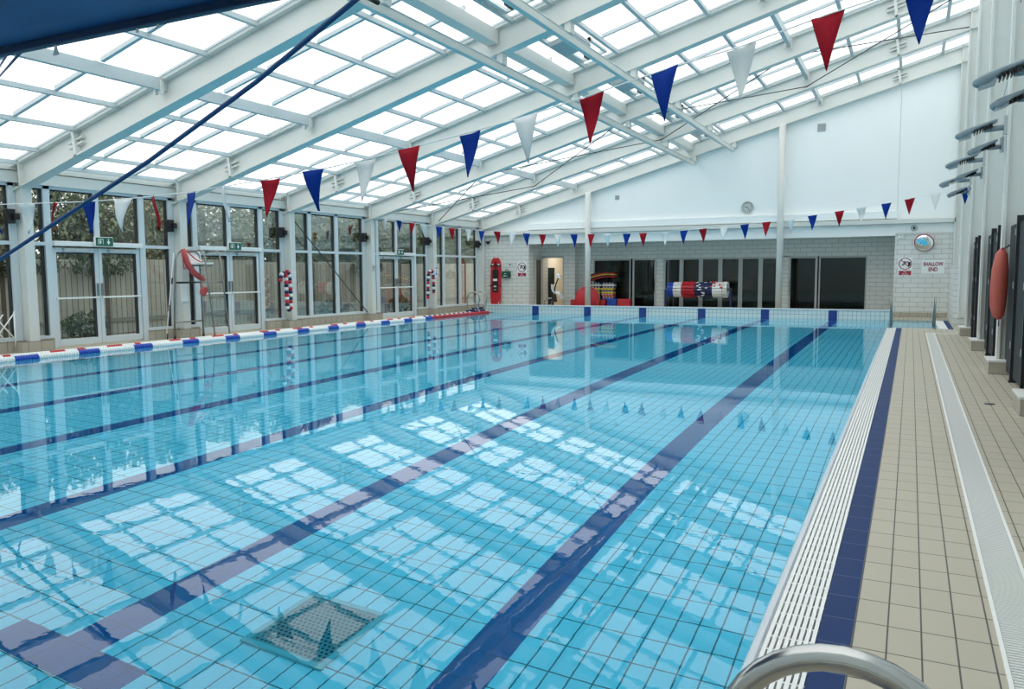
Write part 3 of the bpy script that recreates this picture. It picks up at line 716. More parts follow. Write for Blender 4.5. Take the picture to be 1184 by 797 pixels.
NP = [(x*1.14 if -12 < x < 1 else x, 1.5+(z-1.5)*1.14) for x, z in NP if x not in (-13.5, -11.5)]; nx = [x*1.14 for x in nx]
bunting(6.4, NP, nx, nc, .225, .40, 'near string of large red, white and blue pennants across the pool', None, .006)
fx = [p[0] for p in FP]
fc = ['wbr'[i % 3] for i in range(len(fx))]
fc = [('b', 'w', 'r')[(len(fx)-1-i) % 3] for i in range(len(fx))]
bunting(22.0, FP, fx, fc, .225, .385, 'far string of small red, white and blue pennants before the end wall', None, .007)

# ------------------------------------------------------------------ blue rope and tarpaulin
b = MB(); b.tube([(-15.38, 6.2, .5), (-12.6, 5.85, .82), (-10.2, 5.6, 1.32), (-8.98, 5.42, 1.69), (-6.30, 5.2, 2.545), (-4.83, 5.05, 3.06), (-3.62, 4.9, 3.53), (-3.32, 4.8, 3.66), (-1.6, 4.55, 4.4), (1.14, 4.2, 5.5)], .021, 10)
ro = tag(b.build('rope', ROPEB), 'thick blue rope slanting across the upper left of the hall', 'rope')
b = MB(); b.tube(arc((-3.60, 4.9, 3.53), .05, 0, 2*PI, 14, (0, 1, 0), (-.4, 0, .9)), .008, 6); b.cyl((-3.59, 4.9, 3.49), (-3.50, 4.9, 3.44), .018, 8); b.build('clip', BLACK, ro)
# tarpaulin: flat slung sheet with a dark hem
t = thing('tarpaulin', 'dark blue tarpaulin slung under the roof in the top left corner', 'tarpaulin', (0, 0, 0))
TX0, TX1, TY0, TY1, TZ = -9.5, -2.2, .3, 3.5, 3.06
b = MB(); rows = []
for j in range(13):
    v = j/12; row = []
    for i in range(25):
        u = i/24; row.append(b.bm.verts.new((TX0+(TX1-TX0)*u, TY1+(TY0-TY1)*v, TZ - .05*math.sin(PI*v) + .012*math.sin(u*21+v*4)*math.sin(PI*v))))
    rows.append(row)
for A, Bq in zip(rows, rows[1:]):
    for i in range(24): b._f([A[i], A[i+1], Bq[i+1], Bq[i]], True)
sh = b.build('sheet', TARP, t); so = sh.modifiers.new('cloth_thickness', 'SOLIDIFY'); so.thickness = .006
b = MB(); b.box(TX0, TY1-.02, TZ-.055, TX1, TY1+.03, TZ+.01); b.build('hem', TARPD, t, bevel=.008)
b = MB(); b.box(TX0, TY0-.03, TZ-.055, TX1, TY0+.02, TZ+.01); b.build('hem', TARPD, t, bevel=.008)
for p, q in (((-5.34, TY1, TZ), (-11.40, 7.0, 4.24)), ((-5.53, TY1, TZ), (-11.38, 7.0, 4.37)), ((-2.4, TY1, TZ), (-2.87, 2.9, 6.9)), ((-2.4, TY0, TZ), (-2.87, .9, 6.9)), ((-9.3, TY0, TZ), (-10.4, .9, 4.9)), ((-9.3, TY1, TZ), (-10.4, 3.2, 4.9))):
    b = MB(); b.tube([p, q], .013, 6); b.build('tie_rope', ROPEB, t)
for px, s_ in ((-5.08, .07), (-4.30, .03), (-4.12, .025)):
    b = MB(); b.prism([(px-.006, TY1, TZ-.05), (px+.006, TY1, TZ-.05), (px+.45*s_, TY1, TZ-.05-s_), (px-.45*s_, TY1, TZ-.05-s_)], (0, .004, 0)); b.build('loose_tab', FWHITE, t)
# ------------------------------------------------------------------ cables
def cable(a, c, r, label):
    b = MB(); b.tube([a, c], r, 6); o = b.build('bracing_cable', CABLE, ceil); o['label'] = label; return o
YA, YC = COLY[6]+.02, COLY[7]-.02
nodes = [-15.3, -11.5, -7.1, -2.87, 1.15]
names = ['above the glazed left wall', 'left of the overhead rails', 'right of the overhead rails', 'against the right wall']
for (p, q), nme in zip(zip(nodes, nodes[1:]), names):
    cable((p, YA, zb(p)+.10), (q, YC, zb(q)+.10), .014, 'thin dark roof bracing cable rising away from the camera ' + nme)
    cable((p, YC, zb(p)+.10), (q, YA, zb(q)+.10), .014, 'thin dark roof bracing cable rising towards the camera ' + nme)
b = MB(); b.tube([(-15.60, 17.40, 3.15), (-15.60, 20.90, .26)], .016, 6); tag(b.build('bracing_rod', CABLE), 'dark diagonal bracing rod in front of the glazed left wall', 'rod')

# ------------------------------------------------------------------ lane rope along the left edge
lr = thing('lane_rope', 'floating white lane rope with blue and red sections along the left pool edge', 'lane rope', (-14.215, 0, 0))
def disc_run(b, ya, yb, r, pitch, cx=0, cz=.01):
    y = ya
    while y < yb-.001:
        y2 = min(y+pitch, yb); m = (y+y2)/2
        b.lathe([(r*.55, y), (r, y+.2*pitch), (r, y+.75*pitch), (r*.55, y2)], (cx, 0, cz), 'Y', 10); y = y2
b = MB(); b.tube([(0, 3.0, .0), (0, 26.95, .0)], .008, 6); b.build('wire', STEELD, lr)
y = 3.0; i = 0
while y < 21.6:
    for L_, kind_ in ((.80, 'white'), (.42, 'blue')):
        b = MB(); disc_run(b, y, y+L_, .062, .05)
        b.build('float_section', PLW if kind_ == 'white' else PLB, lr, label=kind_+' float section'); y += L_
    i += 1
while y < 26.5:
    b = MB(); disc_run(b, y, min(y+.6, 26.5), .062, .05); b.build('float_section', PLR, lr, label='red float section'); y += .6
lr2 = thing('lane_rope', 'second white lane rope with red patches lying against the left pool edge', 'lane rope', (-14.352, 0, 0))
b = MB(); b.tube([(0, 3.0, .0), (0, 26.9, .0)], .008, 6); b.build('wire', STEELD, lr2)
y = 3.3; i = 0
pat = [('white', .75), ('red', .3), ('white', .22), ('red', .16), ('white', .5), ('red', .34), ('white', .3), ('red', .12)]
while y < 21.9:
    k_, L_ = pat[i % len(pat)]; b = MB(); disc_run(b, y, y+L_, .066, .05, 0, .03); b.build('float_section', PLW if k_ == 'white' else PLR, lr2, label=k_+' float section'); y += L_; i += 1
while y < 26.2:
    b = MB(); disc_run(b, y, y+.16, .066, .05, 0, .03); b.build('float_section', PLW if i % 2 else PLN, lr2, label='white float section' if i % 2 else 'navy float section'); y += .16; i += 1
for q in range(4):
    b = MB(); disc_run(b, 25.35+.1*q, 26.2+.05*q, .045, .045, (-.10, 0.0, .09, -.02)[q], (.10, .12, .09, .18)[q]); hf = b.build('heaped_float', PLN, lr2, label='heaped navy floats')
    b = MB(); disc_run(b, 25.6+.11*q, 25.66+.11*q, .05, .06, (-.10, 0.0, .09, -.02)[q], (.10, .12, .09, .18)[q]); b.build('white_float', PLW, hf)

# ------------------------------------------------------------------ ladders and handrails
# near ladder handrails (right pool edge)
t = thing('pool_ladder', 'bright stainless ladder handrail arching over the navy strip closest to the camera', 'ladder', (-.082, 1.47, .018))
for yy, nme in ((0, 'handrail'), (-.55, 'handrail')):
    b = MB()
    pts = [(-.46, yy, -.75), (-.46, yy, -.05), (-.43, yy, .15), (-.33, yy, .34), (-.225, yy, .50)] + [(.205*math.cos(a), yy, .593+.205*math.sin(a)) for a in [PI*(.97-.94*i/16) for i in range(17)]] + [(.212, yy, .4), (.212, yy, -.018)]
    b.tube(pts, .0235, 18); hr = b.build(nme, STEEL, t)
    b = MB(); b.lathe([(.05, 0), (.05, .012), (.025, .03)], (.212, yy, -.018), 'Z', 16); b.build('flange', STEEL, hr)
for k in range(3):
    b = MB(); b.box(-.50, -.55, -.25-.22*k, -.42, 0, -.22-.22*k); b.build('tread', STEELD, t, bevel=.008)
# far left ladder
t = thing('pool_ladder', 'small stainless ladder with looped handrails at the far left corner of the pool', 'ladder', (-14.42, 26.0, 0))
for yy in (0, .55):
    b = MB(); pts = [(.06, yy, -.6), (.06, yy, .1), (.10, yy, .25)] + [(-.12+.26*math.cos(a), yy, .52+.26*math.sin(a)) for a in [-.5+(PI+.5)*i/14 for i in range(15)]] + [(-.38, yy, .3), (-.38, yy, 0)]
    b.tube(pts, .021, 10); b.build('handrail', STEEL, t)
for k in range(3):
    b = MB(); b.box(.03, 0, -.2-.2*k, .10, .55, -.175-.2*k); b.build('tread', STEELD, t)
# rails at the side steps
for hx, lab in ((-.43, 'left of the two upright steel handrails at the side steps'), (.59, 'right of the two upright steel handrails at the side steps')):
    t = thing('handrail', lab, 'handrail', (hx, 23.04, 0), group='handrails at the side steps')
    b = MB(); b.tube([(0, 0, 0), (0, 0, .62), (0, .04, .74), (0, .14, .80), (0, .28, .79), (0, .5, .68), (0, 1.5, .1), (0, 1.7, -.02), (0, 1.75, -.42)], .024, 10); b.build('rail', STEELD, t)
    b = MB(); b.lathe([(.05, 0), (.05, .012), (.03, .02)], (0, 0, 0.001), 'Z', 14); b.build('flange', STEELD, t)

# ------------------------------------------------------------------ lifeguard chair
t = thing('lifeguard_chair', 'tall tubular steel lifeguard chair with white seat and ladder on the left deck', 'chair', (-15.0, 13.68, 0))
b = MB(); X = -.26
b.tube([(X, -.62, 0), (X, -.57, 1.0), (X, -.50, 1.85), (X, -.45, 1.98), (X, -.34, 2.05), (X, .06, 2.05), (X, .17, 1.98), (X, .20, 1.85), (X, .22, 1.0), (X, .23, 0)], .024, 10); b.build('rear_frame', STEELD, t)
for yy in (-.02, .44):
    b = MB(); b.tube([(-.24, yy-.06, 2.03), (.0, yy, 2.06), (.10, yy, 2.03), (.15, yy, 1.92), (.24, yy, 1.2), (.36, yy+.03, 0)], .02, 10); b.build('ladder_leg', STEELD, t)
for zz, xx in ((1.31, .225), (.97, .265), (.64, .30), (.29, .33)):
    b = MB(); b.cyl((xx, -.02, zz), (xx, .46, zz), .018, 8); b.build('rung', STEELD, t)
b = MB(); b.cyl((-.26, -.54, 1.31), (-.26, .21, 1.31), .022, 8); b.build('crossbar', BLACK, t)
b = MB(); b.cyl((-.26, -.60, .39), (-.26, .22, .39), .018, 8); b.build('crossbar', STEELD, t)
for yy in (.0, .20):
    for zz, xx in ((1.31, .22), (1.70, .17)):
        b = MB(); b.tube([(-.26, yy, zz), (xx, yy, zz)], .016, 8); b.build('side_bar', STEELD, t)
b = MB(); b.hexa([(-.24, -.16, 1.72), (.16, -.16, 1.74), (.16, .24, 1.74), (-.24, .24, 1.72), (-.24, -.16, 1.755), (.16, -.16, 1.775), (.16, .24, 1.775), (-.24, .24, 1.755)]); b.build('seat', PLW, t, bevel=.012)
b = MB(); b.hexa([(-.25, -.17, 1.76), (-.22, -.17, 1.76), (-.22, .25, 1.76), (-.25, .25, 1.76), (-.31, -.15, 2.05), (-.28, -.15, 2.05), (-.28, .23, 2.05), (-.31, .23, 2.05)]); b.build('backrest', PLW, t, bevel=.012)
for (xx, yy) in ((-.26, -.62), (-.26, .23), (.36, .01), (.36, .47)):
    b = MB(); b.cyl((xx, yy, 0), (xx, yy, .06), .03, 8); b.build('rubber_foot', BLACK, t)
t = thing('rescue_tube', 'faded red foam rescue tube slung over the lifeguard chair', 'rescue tube', (-15.0, 13.68, 0))
b = MB(); b.tube([(-.20, -.33, 2.09), (-.19, -.30, 1.95), (-.18, -.22, 1.72), (-.17, -.08, 1.55), (-.15, .10, 1.42), (-.14, .22, 1.37)], [.05, .065, .07, .07, .065, .04], 10); b.build('foam_body', PINK, t)
b = MB(); b.tube([(-.20, -.33, 2.08), (-.18, -.36, 1.8), (-.18, -.33, 1.62), (-.18, -.29, 1.62), (-.18, -.27, 1.8), (-.2, -.25, 2.05)], .012, 6); b.tube([(-.2, -.24, 2.06), (-.16, -.02, 1.86), (-.15, .22, 1.76)], .014, 6); b.build('strap', RED, t)
b = MB(); b.prism([(-14.86, 13.50, 1.17), (-14.86, 13.66, 1.2), (-14.86, 13.68, 1.12), (-14.86, 13.60, .98), (-14.86, 13.47, 1.06)], (.05, 0, .0)); b.cyl((-14.835, 13.58, 1.15), (-14.95, 13.58, 1.30), .01, 6)
tag(b.build('whistle_pouch', PINK), 'small red pouch hung below the lifeguard chair crossbar', 'pouch')
b = MB(); b.box(-15.47, 13.46, .85, -15.44, 13.66, 1.26); tag(b.build('notice', PLW, bevel=.006), 'plain white notice on the column behind the lifeguard chair', 'notice')
t = thing('pole', 'white pole with black grips leaning on the column beside the lifeguard chair', 'pole', (-15.42, 12.95, 0))
b = MB(); b.cyl((.08, -.06, 0), (.0, .32, 2.0), .014, 8); b.build('shaft', PLW, t)
for zz in (.07, .72, 1.35):
    b = MB(); y_ = -.06+.19*zz; x_ = .08-.04*zz; b.cyl((x_, y_, zz-.07), (x_-.005, y_+.026, zz+.07), .026, 8); b.build('grip', BLACK, t)

# ------------------------------------------------------------------ float garlands on columns
def garland(path, label, name='float_garland'):
    t = thing(name, label, 'garland', (0, 0, 0), group='hanging float garlands')
    P = [Vector(p) for p in path]; seg = []; 
    for a, c in zip(P, P[1:]):
        n_ = max(1, round((c-a).length/.045)); seg += [a.lerp(c, i/n_) for i in range(n_)]
    cols = [PLR, PLN, PLW, PLN, PLR, PLW]
    for i in range(0, len(seg)-1, 2):
        b = MB(); a, c = seg[i], seg[min(i+2, len(seg)-1)]
        if (c-a).length < .02: continue
        b.tube([a, a.lerp(c, .25), a.lerp(c, .75), c], [.035, .06, .06, .035], 10); b.build('float', cols[(i//2) % 6], t)
    return t
cx = -15.42
yb3 = COLY[5]
garland([(cx, yb3-.60+.0, 1.28), (cx, yb3-.60, 1.42), (cx, yb3-.52, 1.52), (cx, yb3-.43, 1.50), (cx, yb3-.38, 1.40), (cx, yb3-.37, .95), (cx, yb3-.36, .52), (cx+.03, yb3-.26, .50), (cx+.03, yb3-.24, .95), (cx+.02, yb3-.26, 1.45), (cx+.02, yb3-.33, 1.55), (cx+.02, yb3-.42, 1.56)], 'red, white and navy float garland folded double on the column past the lifeguard chair')
yb5 = COLY[7]
garland([(cx, yb5-.62, .58), (cx, yb5-.60, 1.1), (cx, yb5-.56, 1.48), (cx, yb5-.44, 1.60), (cx, yb5-.30, 1.55), (cx, yb5-.24, 1.40), (cx, yb5-.23, 1.0), (cx, yb5-.22, .72)], 'red, white and navy float garland hung as an open loop on the farther column')
b = MB(); b.cyl((cx-.06, yb3-.45, 1.56), (cx+.04, yb3-.45, 1.56), .012, 6); tag(b.build('hook', STEELD), 'steel hook holding the folded float garland', 'hook')
b = MB(); b.cyl((cx-.06, yb5-.44, 1.63), (cx+.04, yb5-.44, 1.63), .012, 6); tag(b.build('hook', STEELD), 'steel hook holding the open loop float garland', 'hook')
b = MB(); b.box(-15.479, yb3-.07, 1.26, -15.468, yb3+.08, 1.56); o = tag(b.build('notice', SIGNW), 'white paper notice beside the folded float garland', 'notice')
b = MB()
for q in range(6): b.box(-15.4685, yb3-.05, 1.30+.04*q, -15.4665, yb3+(.05 if q % 2 else .06), 1.312+.04*q)
b.build('print', GREYP, o)
b = MB(); b.box(-15.479, yb5-.06, 1.34, -15.465, yb5+.12, 1.74); o = tag(b.build('notice', SIGNW), 'narrow white sign with red heading and blue arrow beside the open loop garland', 'notice')
b = MB(); b.box(-15.4655, yb5-.03, 1.66, -15.463, yb5+.09, 1.70); b.build('heading', PLR, o)
b = MB(); b.box(-15.4655, yb5+.015, 1.46, -15.463, yb5+.045, 1.60); b.prism([(-15.4655, yb5-.03, 1.48), (-15.4655, yb5+.03, 1.40), (-15.4655, yb5+.09, 1.48)], (.0025, 0, 0)); b.build('arrow', PLB, o)
b = MB(); b.box(-15.479, COLY[6]-.08, 1.58, -15.44, COLY[6]+.04, 1.76); o = tag(b.build('call_box', GREYP, bevel=.01), 'small grey box on the column between the braced bay and the farthest doors', 'box')
b = MB(); b.lathe([(.02, 0), (.02, .01)], (-15.44, COLY[6]-.02, 1.70), 'X', 10); b.build('button', BLACK, o)

# ------------------------------------------------------------------ end wall fittings
def disc(b, c, r, th, n=28): b.lathe([(r, 0), (r, -th)], c, 'Y', n)
yf = YW-.005
t = thing('wall_clock', 'round white wall clock with grey rim high on the gable wall', 'clock', (-5.15, yf, 3.70))
b = MB(); b.lathe([(.0, .0), (.20, 0), (.21, -.02), (.205, -.045), (.185, -.05), (.18, -.03)], (0, 0, 0), 'Y', 32); b.build('rim', GREYP, t)
b = MB(); disc(b, (0, -.028, 0), .18, .004); b.build('face', mat('clock_face', (.55, .58, .56), .5), t)
b = MB()
for k in range(12):
    a = k*PI/6; M_ = Matrix.Translation((.145*math.sin(a), -.034, .145*math.cos(a))) @ Matrix.Rotation(a, 4, 'Y'); b.box(-.008, -.001, -.02, .008, .001, .02, M_)
b.build('hour_mark', BLACK, t)
for a, l, w in ((2*PI*.784, .095, .010), (2*PI*.40, .15, .007)):
    M_ = Matrix.Translation((0, -.038, 0)) @ Matrix.Rotation(a, 4, 'Y'); b = MB(); b.box(-w, -.002, -.02, w, .002, l, M_); b.build('hand', BLACK, t)
for vx, vz, s_, lab in ((-2.81, 6.22, .125, 'square grey wall vent high on the gable right of centre'), (-9.89, 4.26, .075, 'small square grey wall vent on the gable near the left post')):
    b = MB(); b.box(-s_, -.02, -s_, s_, .01, s_); o = tag(b.build('wall_vent', mat('vent_grey', (.33, .36, .35), .6), loc=(vx, yf, vz)), lab, 'vent')
    b = MB()
    for q in range(5): b.box(-s_*.85, -.028, -s_*.8+q*s_*.36, s_*.85, -.018, -s_*.62+q*s_*.36)
    b.build('louvre', GREYP, o)
def no_diving(x, lab, group):
    t = thing('safety_sign', lab, 'sign', (x, yf, 1.32), group=group)
    b = MB(); b.box(-.21, -.008, 0, .21, 0, .60); b.build('board', SIGNW, t)
    b = MB(); b.lathe([(.165, 0), (.19, 0), (.19, -.004), (.165, -.004), (.165, 0)], (0, -.008, .385), 'Y', 36)
    M_ = Matrix.Translation((0, -.010, .385)) @ Matrix.Rotation(PI/4, 4, 'Y'); b.box(-.175, -.003, -.012, .175, .001, .012, M_); b.build('prohibition_ring', MAROON, t)
    b = MB()
    b.lathe([(.022, 0), (.022, -.003)], (-.02, -.008, .45), 'Y', 12)
    for p, q in (((-.10, .35), (.0, .43)), ((.0, .43), (.09, .46)), ((-.08, .33), (.04, .41))):
        dx, dz = q[0]-p[0], q[1]-p[1]; l = math.hypot(dx, dz); M_ = Matrix.Translation(((p[0]+q[0])/2, -.0095, (p[1]+q[1])/2)) @ Matrix.Rotation(-math.atan2(dz, dx), 4, 'Y'); b.box(-l/2, -.001, -.012, l/2, .001, .012, M_)
    b.box(.08, -.011, .31, .15, -.008, .44); b.build('pictogram', BLACK, t)
    b = MB(); b.box(-.18, -.012, .02, .18, -.008, .16); p = b.build('caption_panel', MAROON, t)
    text('lettering', 'No\nDiving', .07, (0, -.0125, .088), (PI/2, 0, 0), SIGNW, p)
no_diving(-13.84, 'no diving sign beside the green first aid box', 'no diving signs'); no_diving(-.17, 'no diving sign beside the shallow end sign', 'no diving signs')
t = thing('depth_sign', 'white sign with SHALLOW END in dark red letters', 'sign', (.623, yf, 1.60))
b = MB(); b.box(-.325, -.01, -.21, .325, 0, .21); b.build('board', SIGNW, t)
text('lettering', 'SHALLOW', .165, (0, -.0125, .085), (PI/2, 0, 0), MAROON, t, .003, sx=.72, bold=.005); text('lettering', 'END', .165, (0, -.0125, -.085), (PI/2, 0, 0), MAROON, t, .003, sx=.78, bold=.005)
t = thing('convex_mirror', 'round convex safety mirror with maroon rim above the shallow end sign', 'mirror', (.344, YW-.16, 2.36)); t.rotation_euler = (math.radians(24), 0, math.radians(-10))
b = MB(); R_ = .55; prof = [(.0, -.0), (.27, .0)]
b.lathe([(.27, .03)] + [(.27*math.cos(a), -.10*math.sin(a)) for a in [PI/2*i/10 for i in range(10)]] + [(.004, -.10)], (0, 0, 0), 'Y', 36); b.build('mirror_face', MIRROR, t)
b = MB(); b.tube(arc((0, .01, 0), .275, 0, 2*PI*35/36, 35, (1, 0, 0), (0, 0, 1)), .018, 8, closed=True); b.build('rim', MAROON, t)
b = MB(); b.cyl((0, .03, 0), (0, .16, -.05), .02, 8); b.build('bracket', GREYP, t)
b = MB(); b.lathe([(.10, .0), (.10, -.02), (.06, -.05), (.02, -.055)], (.046, YW-.02, 2.83), 'Y', 24); o = tag(b.build('alarm_sounder', GREYP), 'small round grey sounder above the convex mirror', 'sounder')
b = MB(); b.lathe([(.035, .0), (.03, -.012)], (.046, YW-.073, 2.83), 'Y', 16); b.build('grille', BLACK, o)
b = MB(); b.box(-.06, -.10, -.07, .06, 0, .07); o = tag(b.build('sensor', PLW, loc=(-.33, yf, 2.60), bevel=.02), 'small white sensor box at the right corner of the recess', 'sensor')
b = MB(); b.lathe([(.035, 0), (.03, -.02)], (0, -.10, .02), 'Y', 14); b.build('lens', GREYP, o)
t = thing('security_camera', 'grey dome security camera at the top left corner of the end wall', 'camera', (-15.32, yf, 2.74))
b = MB(); b.box(-.09, -.10, .02, .09, 0, .10); b.build('mount', GREYP, t, bevel=.01)
b = MB(); b.lathe([(.085, .02), (.085, -.02), (.065, -.07), (.03, -.095), (.004, -.10)], (0, -.09, 0), 'Z', 18); b.build('dome', BLACK, t)
# rescue board
t = thing('rescue_board', 'tall red spinal rescue board with black straps leaning on the brick end wall', 'rescue board', (-14.99, YW-.13, .0)); t.rotation_euler = (math.radians(-2), 0, 0)
b = MB(); out = [(-.19, .12), (.19, .12), (.235, .5), (.235, 1.6), (.21, 1.95), (.12, 2.09), (-.12, 2.09), (-.21, 1.95), (-.235, 1.6), (-.235, .5)]
b.prism([(x, 0, z) for x, z in out], (0, .05, 0)); b.build('board', PLR, t, bevel=.012)
b = MB(); b.box(-.13, -.03, .72, .13, 0, 1.62); b.build('cover', BLACK, t, bevel=.01)
b = MB(); b.box(-.25, -.015, 1.74, .25, 0, 1.80); b.box(-.035, -.014, 1.55, .035, 0, 1.95); b.box(-.26, -.012, .95, .26, 0, .99); b.build('strap', BLACK, t)
b = MB(); b.box(-.09, -.036, 1.16, .09, -.03, 1.25); b.box(-.06, -.036, .92, .05, -.03, .97); b.box(-.05, -.036, .80, .06, -.03, .82); b.build('patch', SIGNW, t)
b = MB(); b.box(.14, -.005, .14, .165, 0, .32); b.box(-.17, -.005, 1.80, -.11, 0, 1.85); b.box(.10, -.005, 1.80, .17, 0, 1.85); b.build('white_mark', SIGNW, t)
b = MB(); b.box(-.18, -.14, -.13, .18, 0, .13); o = tag(b.build('first_aid_box', GREENB, loc=(-14.51, yf, 1.42), bevel=.02), 'dark green first aid box on the end wall beside the red rescue board', 'box')
b = MB(); b.box(-.045, -.145, .02, .015, -.139, .05); b.box(-.10, -.145, -.07, .07, -.139, -.045); b.build('white_label', SIGNW, o)
b = MB(); b.tube([(-.05, -.07, .13), (-.02, -.07, .18), (.06, -.07, .20), (.07, -.07, .13)], .014, 6); b.build('handle', BLACK, o)
b = MB(); b.lathe([(.03, 0), (.03, -.02)], (-14.37, yf, 1.82), 'Y', 12); tag(b.build('button', BLACK), 'small black button on the brick above the green first aid box', 'button')

# ------------------------------------------------------------------ equipment in the recess
# lane rope reel
t = thing('lane_rope_reel', 'storage reel wound with blue, white and red lane ropes before the folding doors', 'reel', (-7.0, 29.4, 0))
for sx in (-1.20, 1.20):
    b = MB(); b.box(sx-.035, -.05, .1, sx+.035, .05, .84); b.box(sx-.04, -.35, .06, sx+.04, .35, .12); po = b.build('stand', PLN, t)
    for yy in (-.28, .28):
        b = MB(); b.lathe([(.06, -.02), (.06, .02)], (sx, yy, .06), 'X', 14); b.build('castor', BLACK, po)
b = MB(); b.cyl((-1.22, 0, .83), (1.22, 0, .83), .05, 12); b.build('axle', STEELD, t)
def wound(xa, xb, m, lab, r=.25):
    b = MB(); k = 16; rows = max(2, round((xb-xa)/.075))
    for i in range(rows):
        xc = xa+(xb-xa)*(i+.5)/rows
        for j in range(k):
            a = 2*PI*j/k; M_ = Matrix.Translation((xc, r*math.cos(a), .83+r*math.sin(a))) @ Matrix.Rotation(a, 4, 'X'); b.box(-.034, -.03, -.043, .034, .03, .043, M_)
    b.build('wound_rope', m, t, label=lab)
wound(-1.10, -.72, PLB, 'blue wound lane rope', .24); wound(-.86, -.56, PLW, 'white wound lane rope', .255); wound(-.55, -.07, PLR, 'red wound lane rope', .27); wound(-.06, .58, PLN, 'navy wound lane rope', .25); wound(.58, .92, PLW, 'white wound lane rope', .255); wound(.94, 1.10, PLW, 'white wound lane rope', .26)
for q in range(26):
    a = random.uniform(.3, PI*1.4); xx = -.02+.57*q/25; b = MB(); M_ = Matrix.Translation((xx, .272*math.cos(a), .83+.272*math.sin(a))) @ Matrix.Rotation(a, 4, 'X'); b.box(-.04, -.022, -.02, .04, .022, .02, M_); b.build('white_float', PLW, t)
for q in range(20):
    a = PI-random.uniform(.25, PI*.9); xx = .5+.45*random.random(); b = MB(); M_ = Matrix.Translation((xx, .277*math.cos(a), .83+.277*math.sin(a))) @ Matrix.Rotation(a, 4, 'X'); b.box(-.035, -.025, -.025, .035, .025, .025, M_); b.build('red_float', PLR, t)
b = MB(); b.tube(arc((-1.1, .35, 1.0), .09, 0, PI, 8, (1, 0, 0), (0, 0, 1)) + [(-1.19, .35, .1)], .012, 6); b.tube([(-1.01, .35, 1.0), (-1.01, .35, .1)], .012, 6); b.build('crank', STEELD, t)
# mats and blocks
b = MB(); b.lathe([(.30, .06), (.47, .06), (.48, .03), (.48, -.03), (.47, -.06), (.004, -.06)], (0, 0, 0), 'Y', 40)
o = tag(b.build('disc_mat', RED, loc=(-11.28, 29.25, .47)), 'round red foam disc with yellow edge standing behind the left post', 'mat'); o.rotation_euler = (math.radians(-6), 0, math.radians(10))
b = MB(); b.lathe([(.475, .055), (.487, .05), (.487, .005), (.475, 0)], (0, 0, 0), 'Y', 40); b.build('edge_band', YEL, o)
def block(x0_, x1_, zt, m, lab, y=29.46, d=.22):
    b = MB(); b.box(x0_, y, 0, x1_, y+d, zt); return tag(b.build('foam_block', m, bevel=.02), lab, 'foam block', 'foam blocks behind the pool end wall')
block(-12.08, -11.6, .42, RED, 'red foam block left of the red disc'); block(-10.98, -10.62, .42, RED, 'red foam block between the red disc and the blue block')
block(-10.55, -10.16, .46, BLUE, 'blue foam block right of the red disc'); block(-10.12, -9.62, .46, RED, 'red foam block at the right end of the row of blocks')
# kickboard stack on a low table
t = thing('trolley', 'low dark trolley under the stack of swim floats behind the red disc', 'trolley', (-10.9, 29.95, 0))
b = MB(); b.box(-.55, -.22, .40, .55, .12, .44); b.build('deck', BLACK, t)
for sx in (-.5, .5):
    for sy in (-.18, .08):
        b = MB(); b.box(sx-.02, sy-.02, 0, sx+.02, sy+.02, .40); b.build('leg', BLACK, t)
fc_ = [(PLB, 'blue'), (PINK, 'salmon red'), (PINK, 'salmon red'), (YEL, 'yellow'), (PLN, 'navy'), (YEL, 'yellow'), (PLN, 'navy'), (WFLAG, 'white'), (PLN, 'navy')]
ordn = ['lowest', 'second', 'third', 'fourth', 'fifth', 'sixth', 'seventh', 'eighth', 'topmost']
for i, (m_, nme) in enumerate(fc_):
    for side, xo in (('right', .27), ('left', -.27)):
        b = MB(); w_ = .25; z0_ = .44+.072*i
        b.box(-w_, -.19, 0, w_, .1, .068); o = tag(b.build('swim_float', m_ if (side == 'right' or i > 2) else PLN, loc=(-10.9+xo+random.uniform(-.03, .03), 29.95, z0_), bevel=.02), '%s swim float, %s from the bottom of the %s stack on the trolley' % (nme if (side == 'right' or i > 2) else 'navy', ordn[i] if i < 8 else 'ninth', side), 'swim float', 'stacked swim floats')
        b = MB()
        for q in range(4): b.box(-.2+.12*q, -.196, .018, -.15+.12*q, -.188, .05)
        b.build('stripe', (WFLAG, YEL)[i % 2], o)
for j in range(5):
    b = MB(); n_ = 10; rows = []
    for i in range(n_+1):
        u = i/n_; x = -.62+1.2*u; z = .062*j*(1-.3*u) + .22*math.sin(u*PI*.62) + .02
        rows.append([b.bm.verts.new((x, yy, z)) for yy in (-.22, .12)])
    for A, Bq in zip(rows, rows[1:]): b._f([A[0], A[1], Bq[1], Bq[0]], True)
    o = tag(b.build('foam_mat', (RED, BLACK, YEL, RED, BLACK)[j], loc=(-10.9, 29.95, 1.09)), 'thin curved %s foam mat, %s of the five draped on the swim floats' % (('red', 'black', 'yellow', 'red', 'black')[j], ('lowest', 'second', 'middle', 'fourth', 'topmost')[j]), 'foam mat', 'curved foam mats')
    so = o.modifiers.new('mat_thickness', 'SOLIDIFY'); so.thickness = .03
